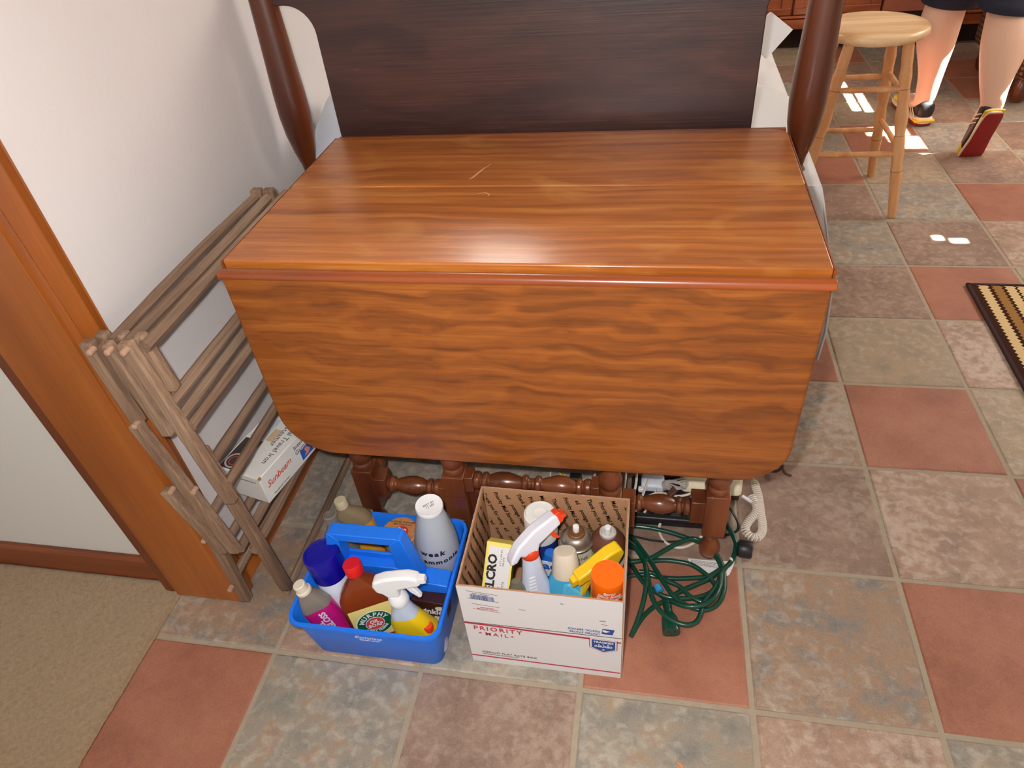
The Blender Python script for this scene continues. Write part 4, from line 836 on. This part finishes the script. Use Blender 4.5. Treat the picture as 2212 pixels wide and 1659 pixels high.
for q in range(4): MB().lathe([(.0085, 0), (.0085, .003)], a + d*(.003 + q*.006), d, 16).build('strain_ring', GC, ec)
M = frame_mat(a + d*.028, d, Vector((0, 0, 1)).cross(d))
MB().loft([[(x, y, z) for y, z in rrect(w, w*.85, w*.28, 4)] for x, w in ((0, .020), (.010, .030), (.036, .033), (.040, .032))]).tr(M).build('socket_end', GC, ec)
for yy_, zz_ in ((-.006, .003), (.006, .003), (0, -.007)): MB().box(.0398, .0406, yy_ - .0012, yy_ + .0012, zz_ - .003, zz_ + .003).tr(M).build('socket_slot', BLKP, ec)
p = fp([(312, 1165), (340, 1215)], .018); MB().tube([p[0], p[-1]], .0075, 12).build('blue_clip', mat('blue_clip', (60, 150, 210), .4), ec)
def sheet_poly(px, z, name, m_, par, th=.0006):
    P = [Z(*c3(*q), z) for q in px]; n = len(P); MB().add(P + [p + Vector((0, 0, th)) for p in P], [tuple(range(n)), tuple(range(2*n - 1, n - 1, -1))] + [(i, (i + 1) % n, n + (i + 1) % n, n + i) for i in range(n)]).build(name, m_, par, smooth=0)
PAP = mat('paper_tag', (234, 232, 228), .7)
sheet_poly([(575, 935), (760, 950), (975, 960), (960, 1010), (930, 1075), (890, 1092), (800, 1075), (700, 1060), (600, 990)], .0040, 'paper_tag', PAP, ec)
A0, A1, A2 = Z(*c3(600, 950), .0049), Z(*c3(860, 985), .0049), Z(*c3(615, 930), .0049)
put(text_mb('CAUTION FOR USE WITH PORTABLE\nAPPLIANCES RISK OF SHOCK FIRE\nDO NOT PLUG ONE CORD INTO OTHER\nINSPECT THOROUGHLY BEFORE USE', .0033), frame_mat(A0, A1 - A0, A2 - A0), 'lettering', GRYP, ec, True)
p = Z(*c3(935, 950), .012); MB().lathe([(.003, 0), (.006, .002), (.006, .004), (.003, .006)], p, (1, .5, 0), 14).build('tag_tie', WPL, ec)
a = Z(*c3(1005, 845), .0195); MB().lathe([(.0165, 0), (.0190, .004), (.0190, .024), (.0175, .027)], a, (1, -.08, 0), 28).build('plug', BLKP, ec)
MB().tube(fp([(905, 640), (960, 730), (985, 800), (1000, 840)], .018), r_, 8).build('cord', GC, ec)

# curly telephone cord
pc = thing('coiled_phone_cord', 'white curly telephone cord looped on the floor right of the table leg', 'cord', (.955, .45, 0))
path = smooth_path([tuple(Z(*c3(*q), .010)) for q in ((1145, 285), (1160, 340), (1178, 400), (1190, 480), (1200, 560), (1212, 640), (1208, 710), (1165, 755), (1110, 745), (1070, 700), (1075, 650), (1110, 600), (1150, 555), (1165, 500), (1140, 440), (1115, 400))], 14)
L = [0]
for i in range(1, len(path)): L.append(L[-1] + (path[i] - path[i - 1]).length)
def helix(path, L, R, pitch, n=12):
    out = []; N = int(L[-1]/pitch*n); j = 0; up = Vector((0, 0, 1))
    for i in range(N):
        s = L[-1]*i/N
        while L[j + 1] < s: j += 1
        t = (s - L[j])/(L[j + 1] - L[j]); p = path[j].lerp(path[j + 1], t); d = (path[j + 1] - path[j]).normalized(); sd = d.cross(up).normalized()
        a = 2*PI*i/n; out.append(p + sd*math.cos(a)*R + up*math.sin(a)*R*.85)
    return out
MB().tube(helix(path, L, .0080, .0056), .0020, 5).build('coil', WCD, pc)
MB().tube(fp([(1145, 300), (1150, 270), (1120, 245), (1080, 235), (1020, 220)], .014), .0016, 6).build('cord_end', WCD, pc)
a, b = Z(*c3(1040, 400), .011), Z(*c3(1120, 452), .011); MB().obox(a, b, .0065, .0055).build('cord_plug', WPL, pc, bevel=.001)

# black power strip, phone base, adapter and loose cables under the table
ps = thing('power_strip', 'wide black power block on the floor under the table', 'power strip', (.79, .45, 0))
mb = MB(); mb.loft([[(x, y, z) for x, y in rrect(.205, .125, .008, 3, .787, .452)] for z in (.001, .026)]); mb.build('housing', BLKP, ps, bevel=.003)
for k in range(5): MB().box(.70 + k*.036, .722 + k*.036, .40, .425, .0258, .0268).build('outlet', mat('dark_grey_plastic', (60, 58, 60), .4), ps, smooth=0, bevel=.0005)
for k in range(6): MB().box(.70 + k*.03, .718 + k*.03, .45, .453, .0258, .0266).build('vent_slot', mat('dark_grey_plastic', (60, 58, 60), .4), ps, smooth=0)
ph = thing('telephone_base', 'cream telephone base half hidden behind the right front table leg', 'telephone', (.88, .51, 0))
mb = MB(); mb.loft([[(x, y, z) for x, y in rrect(.135, .07 - dz_, .012, 4, .862, .508 + dz_/2)] for z, dz_ in ((.022, 0), (.030, 0), (.052, .012), (.056, .02))]); mb.build('housing', CRM, ph, bevel=.002)
MB().box(.80, .925, .480, .535, .0005, .0225).build('foot_block', mat('dark_brown_plastic', (60, 44, 36), .5), ph)
tbx = MB().box(.79, .93, .545, .60, .0005, .075).build('wooden_offcut', CAS, None, smooth=0, bevel=.001); tag(tbx, 'orange-brown block of wood behind the cream telephone base', 'wood block')
ad = thing('power_adapter', 'pale white power adapter lying on the black power block', 'adapter', (.735, .475, .0275))
MB().box(.706, .758, .462, .500, .0275, .050).build('housing', mat('adapter_white', (222, 228, 240), .35), ad, bevel=.006, seg=3); MB().box(.7, .712, .458, .470, .0275, .040).build('lug', WPL, ad, bevel=.003)
bt_ = MB().box(.676, .694, .455, .462, .030, .044).build('blue_connector', mat('blue_connector', (50, 140, 220), .4), None, bevel=.002); tag(bt_, 'small bright blue plug among the white cables', 'connector'); bt_.location.z = .010
cables = [
 ('white cable looping from the power block towards the mailing carton', WCD, .0028, [(120, 560, .02), (160, 470, .035), (200, 370, .05), (240, 260, .05)]),
 ('white flat cable standing up left of the black power block', WCD, .003, [(20, 380, .03), (35, 320, .05), (45, 240, .06), (50, 180, .06)]),
 ('white cable rising steeply beside the flat one', WCD, .0028, [(95, 420, .02), (120, 360, .04), (135, 290, .055), (140, 200, .06)]),
 ('white cable arching over the stretcher', WCD, .0026, [(210, 480, .028), (225, 420, .04), (290, 380, .045), (360, 375, .045), (440, 395, .04), (520, 400, .036), (600, 380, .034), (690, 345, .032)]),
 ('white cable hooked down beside the adapter', WCD, .0024, [(300, 300, .045), (300, 380, .04), (280, 440, .034), (245, 480, .03), (205, 540, .03)]),
 ('thin white cable near the phone', WCD, .0022, [(690, 345, .034), (675, 400, .03), (640, 450, .03), (590, 490, .03)]),
 ('white cable loop lying on the floor below the stretcher', WCD, .0030, [(350, 610, .010), (330, 680, .006), (355, 760, .004), (420, 820, .004), (500, 842, .004), (580, 825, .004), (640, 790, .005), (700, 740, .006)]),
 ('thin black cable running along the floor to the left', BLKP, .0024, [(60, 730, .004), (160, 755, .004), (280, 780, .004), (420, 790, .004), (560, 780, .004), (680, 760, .004)]),
 ('black cable looping round the right table leg', BLKP, .0030, [(935, 500, .02), (970, 560, .012), (1005, 630, .006), (1000, 690, .004), (950, 720, .004), (880, 740, .004)]),
 ('thin dark cord coming out from under the table edge', BRC, .0035, [(1240, 180, .006), (1330, 190, .012), (1385, 150, .03), (1375, 140, .03), (1395, 190, .02), (1420, 215, .012), (1455, 225, .008)])]
for lab, m_, r, pts in cables:
    tag(MB().tube(fp(pts, .01), r, 8).build('cable', m_, None), lab, 'cable')
c4 = lambda x, y: (1160 + x/7.373, 990 + y/7.373)
def fp4(pts): return smooth_path([tuple(Z(*c4(*(q[:2])), q[2])) for q in pts], 6)
for lab, m_, r, pts in (('yellow cable behind the mailing carton', mat('yellow_cable', (226, 196, 40), .4), .0024, [(360, 235, .02), (410, 290, .02), (470, 335, .02), (540, 350, .02), (600, 345, .02)]),
    ('white cable curling left of the yellow one', WCD, .0020, [(215, 215, .03), (215, 280, .02), (260, 340, .01), (340, 350, .01), (410, 310, .01), (440, 260, .01)]),
    ('white flat cable rising right of the yellow one', WCD, .0030, [(790, 450, .02), (840, 370, .03), (890, 310, .04), (930, 250, .05)]),
    ('grey cable crossing behind the gate post', GRYC, .0018, [(660, 380, .012), (740, 340, .012), (830, 310, .012), (980, 295, .012)])):
    tag(MB().tube(fp4(pts), r, 8).build('cable', m_, None), lab, 'cable')
p = Z(*c4(600, 330), .015); tag(MB().box(p.x - .012, p.x + .016, p.y - .010, p.y + .012, .002, .026).build('black_plug', BLKP, None, bevel=.004), 'black plug joining the cables behind the mailing carton', 'plug')
# tied bundle of grey cord
cb_ = thing('cord_bundle', 'grey cord tied in a small bundle beside the adapter', 'cord', (.785, .49, .04))
o0 = Z(*c3(470, 290), .05); rnd = random.Random(9)
for k in range(5):
    pts = [o0 + Vector((.028*math.cos(t)*(1 - .07*k), .006*math.sin(t*2 + k) - .004*k, .011*math.sin(t) + .002*k)) for t in [2*PI*q/20 for q in range(21)]]
    MB().tube(pts, .0022, 6).build('strand', GRYC, cb_)
MB().lathe([(.007, 0), (.008, .003), (.008, .012), (.007, .015)], o0 + Vector((-.024, -.006, -.014)), (0, 0, 1), 12).build('wrap', GRYC, cb_)
pl = thing('two_pin_plug', 'dark brown two-pin plug hanging above the black power block', 'plug', Z(*c3(420, 400), .05))
q0, q1 = Z(*c3(470, 340), .055), Z(*c3(415, 400), .045); MB().obox(q0, q1, .014, .012).build('body', BRC, pl, bevel=.002)
dq = (q1 - q0).normalized(); sq_ = dq.cross(Vector((0, 0, 1))).normalized()
for s_ in (-1, 1): MB().obox(q1 + sq_*.004*s_, q1 + sq_*.004*s_ + dq*.010, .0016, .005).build('pin', mat('brass', (190, 160, 90), .3, metal=.9), pl)

# ---------------------------------------------------------------- pine bar stool
PN = wood('pine', [(.3, srgb(206, 160, 108)), (.5, srgb(228, 188, 138)), (.7, srgb(240, 208, 162))], 0, 10, .4, .2, .15, .2)
PNV = wood('pine_leg', [(.3, srgb(196, 132, 80)), (.5, srgb(218, 158, 104)), (.7, srgb(230, 178, 126))], 2, 8, .4, .2, .15, .2)
RNGM = mat('burnt_ring', (120, 70, 40), .6)
sl = thing('bar_stool', 'light pine bar stool with round seat and turned legs', 'stool', (1.385, 2.0, 0))
MB().lathe([(.10, .572), (.140, .575), (.158, .582), (.164, .592), (.163, .602), (.155, .610), (.13, .6125), (.001, .6125)], (1.383, 1.995, 0), n=56).build('seat', PN, sl)
tops = {}
for fx, fy in ((1.552, 1.857), (1.552, 2.203), (1.218, 1.857), (1.218, 2.203)):
    a = Vector((1.383 + (fx - 1.383)*.52, 1.995 + (fy - 2.03)*.52 + .0, .575)); b = Vector((fx, fy, .001)); d = a - b; Ln = d.length
    pr = [(.013, 0), (.0155, .06), (.0175, .15), (.0185, .17), (.0165, .19), (.019, .235), (.0175, .27), (.0155, .29), (.0205, .34), (.019, .37), (.016, .385), (.018, .41), (.0165, .44), (.019, .475), (.0165, .505), (.0175, .53), (.0165, .575)]
    o = MB().lathe([(r, h*Ln/.575) for r, h in pr], b, d, 20).build('leg', PNV, sl); tops[(fx, fy)] = (a, b)
    for h, rr in ((.17, .0188), (.29, .0158), (.385, .0163), (.44, .0168), (.505, .0168)): MB().lathe([(rr, h - .0008), (rr + .0002, h), (rr, h + .0008)], b, d, 20).build('leg_ring', RNGM, o)
def at(leg, z): a, b = tops[leg]; return b.lerp(a, z/.575)
LG = [(1.552, 1.857), (1.552, 2.203), (1.218, 1.857), (1.218, 2.203)]
for i, j, zs in ((0, 2, (.225, .435)), (1, 3, (.20, .405)), (0, 1, (.245, .42)), (2, 3, (.245, .42))):
    for z in zs:
        p, q = at(LG[i], z), at(LG[j], z); Ln = (q - p).length
        MB().lathe([(.007, 0), (.0085, Ln*.1), (.0105, Ln*.25), (.0095, Ln*.35), (.0085, Ln*.5), (.0095, Ln*.65), (.0105, Ln*.75), (.0085, Ln*.9), (.007, Ln)], p, q - p, 14).build('rung', PNV, sl)

# ---------------------------------------------------------------- striped rug
def rug():
    m = bpy.data.materials.new('striped_rug'); m.use_nodes = True; nt = m.node_tree; N = nt.nodes; L = nt.links; b = N['Principled BSDF']; b.inputs['Roughness'].default_value = .95; b.inputs['Specular IOR Level'].default_value = .1
    tc = N.new('ShaderNodeTexCoord'); sp = N.new('ShaderNodeSeparateXYZ'); L.new(tc.outputs['Object'], sp.inputs[0])
    pg = N.new('ShaderNodeMath'); pg.operation = 'PINGPONG'; pg.inputs[1].default_value = .008; L.new(sp.outputs[1], pg.inputs[0])
    ad = N.new('ShaderNodeMath'); ad.operation = 'MULTIPLY_ADD'; ad.inputs[1].default_value = .9; L.new(pg.outputs[0], ad.inputs[0]); L.new(sp.outputs[0], ad.inputs[2])
    mr = N.new('ShaderNodeMath'); mr.operation = 'MULTIPLY'; mr.inputs[1].default_value = 1/.6; L.new(ad.outputs[0], mr.inputs[0])
    dk, cr, tn, br = srgb(62, 36, 26), srgb(222, 192, 142), srgb(160, 118, 66), srgb(82, 54, 22)
    xs = [(0, dk), (.018, cr), (.045, dk), (.056, tn), (.082, dk), (.092, cr), (.116, dk), (.124, cr), (.142, tn), (.150, br), (.205, cr), (.23, dk), (.245, tn), (.275, dk), (.29, cr), (.32, br), (.40, cr), (.43, dk), (.45, tn), (.48, dk), (.5, cr), (.53, br)]
    r = ramp(nt, [(min(1, x/.6 + .006), c) for x, c in xs]); r.color_ramp.interpolation = 'CONSTANT'; L.new(mr.outputs[0], r.inputs[0]); L.new(r.outputs[0], b.inputs['Base Color'])
    n = N.new('ShaderNodeTexNoise'); n.inputs['Scale'].default_value = 500; bp = N.new('ShaderNodeBump'); bp.inputs['Strength'].default_value = .6; bp.inputs['Distance'].default_value = .003; L.new(tc.outputs['Object'], n.inputs[0]); L.new(n.outputs[0], bp.inputs['Height']); L.new(bp.outputs[0], b.inputs['Normal'])
    rg = thing('striped_rug', 'brown and cream zigzag-striped rug at the right edge of the floor', 'rug', (1.650, .40, .001), (0, 0, -.022))
    MB().box(0, .60, 0, 1.0, 0, .007).build('pile', m, rg, world=False, bevel=.002)
    MB().box(-.010, .0005, -.002, 1.010, 0, .009).build('binding', mat('rug_binding', (58, 34, 34), .95), rg, world=False, bevel=.002)
    MB().box(-.010, .605, .9995, 1.010, 0, .009).build('binding', mat('rug_binding', (58, 34, 34), .95), rg, world=False, bevel=.002)
rug()

# ---------------------------------------------------------------- kitchen cabinets and armchair at the far end
CW = wood('cabinet_wood', [(.3, srgb(134, 62, 26)), (.5, srgb(164, 82, 38)), (.7, srgb(182, 98, 50))], 0, 9, .4, .3, .2, .3)
CD = mat('cabinet_shadow_gap', (44, 24, 16), .8)
kc = thing('base_cabinet', 'orange-brown wooden kitchen base cabinets against the far wall', 'cabinet', (2.2, 4.1, 0))
def cab(x0, x1, doors, zb=.118):
    MB().box(x0, x1, 3.93, 4.49, zb, .86).build('body', CW, kc, smooth=0); MB().box(x0, x1, 3.99, 4.49, .001, zb).build('toe_kick', CD, kc, smooth=0)
    MB().box(x0, x1, 3.905, 3.93, zb, zb + .052).build('bottom_rail', CW, kc, bevel=.003); MB().box(x0, x1, 3.897, 3.93, zb + .058, zb + .072).build('rail_moulding', CW, kc, bevel=.004)
    w = (x1 - x0)/doors
    for k in range(doors):
        a, b = x0 + k*w + .006, x0 + (k + 1)*w - .006; d = MB().box(a, b, 3.912, 3.929, zb + .073, .84).build('door', CW, kc, smooth=0)
        for q in ((a, a + .055, zb + .075, .84), (b - .055, b, zb + .075, .84), (a, b, zb + .075, zb + .112), (a, b, .78, .84)): MB().box(q[0], q[1], 3.905 - (.0015 if q[1] - q[0] > .1 else 0), 3.9115, q[2], q[3]).build('door_frame', CW, d, bevel=.004)
cab(.5, 1.905, 3); cab(2.34, 3.6, 3, .105)
MB().box(.5, 3.6, 3.88, 4.49, .86, .90).build('countertop', mat('countertop', (150, 120, 100), .4), kc, bevel=.004)
dw = thing('dishwasher', 'plain salmon-brown appliance front between the wooden cabinets', 'dishwasher', (2.12, 4.1, 0))
MB().box(1.91, 2.335, 3.905, 4.45, .185, .855).build('front', mat('salmon_front', (176, 104, 78), .5), dw, bevel=.004); MB().box(1.91, 2.335, 3.94, 4.45, .05, .185).build('kick_plate', mat('dark_kick', (60, 32, 34), .6), dw, smooth=0)
MB().box(1.93, 2.31, 3.94, 4.3, .001, .05).build('foot', CD, dw, smooth=0)
# armchair with checked fabric
def plaid():
    m = bpy.data.materials.new('checked_fabric'); m.use_nodes = True; nt = m.node_tree; N = nt.nodes; L = nt.links; b = N['Principled BSDF']; b.inputs['Roughness'].default_value = .95
    tc = N.new('ShaderNodeTexCoord'); w1 = N.new('ShaderNodeTexWave'); w1.inputs['Scale'].default_value = 14; w1.bands_direction = 'Y'; w2 = N.new('ShaderNodeTexWave'); w2.inputs['Scale'].default_value = 14; w2.bands_direction = 'Z'
    L.new(tc.outputs['Object'], w1.inputs[0]); L.new(tc.outputs['Object'], w2.inputs[0]); mu = N.new('ShaderNodeMath'); mu.operation = 'MULTIPLY'; L.new(w1.outputs['Fac'], mu.inputs[0]); L.new(w2.outputs['Fac'], mu.inputs[1])
    r = ramp(nt, [(.1, srgb(70, 40, 30)), (.35, srgb(112, 68, 48)), (.8, srgb(148, 100, 76))]); L.new(mu.outputs[0], r.inputs[0]); L.new(r.outputs[0], b.inputs['Base Color']); return m
ac = thing('armchair', 'checked brown armchair with round wooden feet beyond the walking person', 'armchair', (2.65, 3.2, 0)); PLD = plaid()
MB().box(2.30, 2.98, 2.95, 3.52, .10, .44).build('seat_base', PLD, ac, bevel=.02, seg=3); MB().box(2.27, 2.42, 2.90, 3.54, .11, .62).build('arm', PLD, ac, bevel=.04, seg=4); MB().box(2.86, 3.01, 2.90, 3.54, .11, .62).build('arm', PLD, ac, bevel=.04, seg=4)
MB().box(2.42, 2.86, 2.93, 3.38, .43, .54).build('cushion', PLD, ac, bevel=.03, seg=3); MB().box(2.30, 2.98, 3.40, 3.60, .30, .95).build('backrest', PLD, ac, bevel=.05, seg=4)
for x in (2.33, 2.95):
    for y in (2.99, 3.46): MB().lathe([(.02, .001), (.032, .015), (.038, .05), (.032, .085), (.02, .11)], (x, y, 0), n=18).build('foot', PW, ac)

# ---------------------------------------------------------------- walking person
SK = mat('skin', (226, 184, 158), .5, sss=.04, var=.05, vscale=14, bump=.05, bscale=60)
pn = thing('person', 'person in navy shorts and black and yellow running shoes, walking away', 'person', (1.95, 2.62, 0))
def skin(name, verts, edges, m_, par, sub=2, root=0):
    me = bpy.data.meshes.new(name); inv = wmat(par).inverted(); me.from_pydata([tuple(inv @ Vector(v[0])) for v in verts], edges, []); o = bpy.data.objects.new(name, me); COL.objects.link(o); o.parent = par
    sk = o.modifiers.new('skin', 'SKIN'); sk.use_smooth_shade = True
    if not me.skin_vertices: 
        me.attributes.new('skin', 'FLOAT', 'POINT') if 0 else None
    with bpy.context.temp_override(object=o, active_object=o, selected_objects=[o]):
        if not len(me.skin_vertices): bpy.ops.object.modifier_add(type='SKIN'); o.modifiers.remove(o.modifiers[-1])
    for i, v in enumerate(verts):
        r = v[1] if isinstance(v[1], tuple) else (v[1], v[1]); me.skin_vertices[0].data[i].radius = r
        me.skin_vertices[0].data[i].use_root = (i == root)
    su = o.modifiers.new('sub', 'SUBSURF'); su.levels = sub; su.render_levels = sub; me.materials.append(m_); return o
LEGL = [((1.835, 2.95, .045), .030), ((1.848, 2.85, .060), .038), ((1.862, 2.765, .080), .044), ((1.862, 2.765, .125), .046), ((1.862, 2.77, .19), .050), ((1.858, 2.775, .25), .062), ((1.846, 2.775, .33), .082), ((1.842, 2.785, .40), .088), ((1.855, 2.80, .48), .082), ((1.875, 2.79, .62), .09), ((1.90, 2.75, .80), .10)]
Q = lambda x, y, d: tuple(Y(x, y, d))
HR = Y(2150, 252, 2.30); DR = Z(2092, 334, .012) - HR; SR = DR.length/.29
print('right shoe scale', SR)
MR = frame_mat(HR, Vector((1, .10, 0)), DR) @ Matrix.Scale(min(max(SR, .95), 1.15), 4)
LEGR = [(tuple(MR @ Vector((0, .23, .035))), .030), (tuple(MR @ Vector((0, .13, .050))), .034), (tuple(MR @ Vector((0, .045, .065))), .038), (Q(2144, 232, 2.36), .042), (Q(2146, 196, 2.385), .050), (Q(2154, 160, 2.41), .064), (Q(2166, 115, 2.45), .084), (Q(2176, 78, 2.49), .092), (Q(2184, 35, 2.53), .088), ((2.03, 2.66, .66), .095), ((2.03, 2.72, .82), .10)]
V = [((1.965, 2.735, .95), .12), ((1.965, 2.735, 1.08), .12)] + LEGL[::-1] + LEGR[::-1]
n1 = len(LEGL); E_ = [(0, 1), (0, 2)] + [(2 + i, 3 + i) for i in range(n1 - 1)] + [(0, 2 + n1)] + [(2 + n1 + i, 3 + n1 + i) for i in range(len(LEGR) - 1)]
skin('body', V, E_, SK, pn)
NVY = mat('navy_shorts', (30, 32, 48), .85, bump=.2, bscale=40)
def ell(c, rx, ry, n=24, dz=0): return [(c[0] + rx*math.cos(2*PI*k/n), c[1] + ry*math.sin(2*PI*k/n), c[2] + dz*math.cos(2*PI*k/n + 1)) for k in range(n)]
sh = MB()
sh.loft([ell((1.862, 2.80, .475), .108, .100, dz=-.012), ell((1.864, 2.80, .482), .112, .104, dz=-.012), ell((1.87, 2.78, .62), .105, .105), ell((1.90, 2.76, .80), .12, .12), ell((1.93, 2.74, .92), .11, .13)], False, True)
sh.loft([ell(Q(2186, 16, 2.54), .118, .104, dz=-.01), ell(Q(2186, 12, 2.54), .124, .110, dz=-.01), ell((2.03, 2.66, .64), .11, .11), ell((2.03, 2.72, .82), .12, .125), ell((2.0, 2.73, .92), .11, .13)], False, True)
sh.loft([ell((1.965, 2.735, .84), .16, .125), ell((1.965, 2.735, .94), .18, .13), ell((1.965, 2.735, 1.06), .155, .115)], True, True)
sh.build('shorts', NVY, pn, smooth=80, sub=1)
SOLE = mat('cream_sole', (236, 222, 190), .6); YEL = mat('yellow_shoe', (226, 190, 40), .5); BSH = mat('black_shoe', (34, 34, 36), .5); REDS = mat('red_outsole', (150, 34, 30), .6); SST = mat('pale_stripe', (226, 214, 190), .5)
def shoe(M, tag_):
    L_ = .285
    def sec(y, w, z0, z1, cx=0): return [(cx + w/2*math.copysign(abs(math.cos(t))**.7, math.cos(t)), y, z0 + (z1 - z0)*(.5 + .5*math.copysign(abs(math.sin(t))**.8, math.sin(t)))) for t in [2*PI*k/20 for k in range(20)]]
    out = MB().loft([sec(-.012, .05, .002, .010), sec(-.004, .072, 0, .012), sec(.06, .078, 0, .010), sec(.13, .074, .001, .010, .004), sec(.20, .098, 0, .010, .006), sec(.25, .085, .003, .012, .004), sec(.278, .05, .010, .018)]).tr(M).build('outsole', REDS, pn, sub=1)
    MB().loft([sec(-.014, .048, .008, .034), sec(-.006, .074, .007, .040), sec(.06, .078, .006, .034), sec(.13, .076, .007, .028, .004), sec(.20, .1, .007, .026, .006), sec(.25, .088, .010, .026, .004), sec(.282, .05, .014, .028)]).tr(M).build('midsole', SOLE, pn, sub=1)
    MB().box(-.0385, .0385, -.0155, .02, .016, .026).tr(M).build('heel_band', YEL, pn, bevel=.004, seg=3)
    u = MB().loft([sec(-.012, .040, .030, .075), sec(-.004, .064, .028, .098), sec(.02, .070, .026, .088), sec(.06, .074, .024, .078), sec(.10, .074, .022, .088, .002), sec(.14, .078, .022, .078, .004), sec(.19, .092, .022, .062, .006), sec(.24, .082, .022, .048, .004), sec(.272, .046, .022, .036)]).tr(M).build('upper', BSH, pn, sub=1)
    MB().loft([sec(.155, .0835, .024, .073, .005), sec(.19, .094, .022, .064, .006), sec(.242, .084, .022, .050, .004), sec(.274, .048, .022, .038)]).tr(M).build('toe_cap', YEL, pn, sub=1)
    for s_ in (-1, 1):
        for k in range(3):
            MB().tube(smooth_path([M @ Vector((s_*(.0355 + .001*k), .015 + .022*k, .036)), M @ Vector((s_*(.038 + .001*k), .040 + .022*k, .058)), M @ Vector((s_*.034, .068 + .022*k, .074))], 4), .0022, 6).build('stripe', SST, pn)
    for k in range(4): MB().tube([M @ Vector((-.022, .092 + .018*k, .086 - .005*k)), M @ Vector((0, .094 + .018*k, .093 - .005*k)), M @ Vector((.026, .092 + .018*k, .086 - .005*k))], .0025, 6).build('lace', SST, pn)
d = Vector((-.10, .98, 0)).normalized(); shoe(frame_mat((1.868, 2.722, .001), (d.y, -d.x, 0), d) @ Matrix.Scale(1.1, 4), 'l')
shoe(MR, 'r')
# crumbs on the floor
CH = mat('orange_chip', (214, 140, 84), .7)
for q, lab in (((1617, 1285), 'tiny orange wood chip on the tan tile right of the green cord'), ((1467, 1652), 'orange wood chip at the bottom edge of the floor')):
    p = Z(*q, .0006); s_ = .004 if q[0] == 1617 else .008
    tag(MB().prism([(p.x - s_, p.y + s_*.6), (p.x + s_, p.y - s_), (p.x + s_*.6, p.y + s_*.2)], .0006, .0018, lambda a, b, t: (a, b, t)).build('wood_chip', CH, None, smooth=0), lab, 'chip')
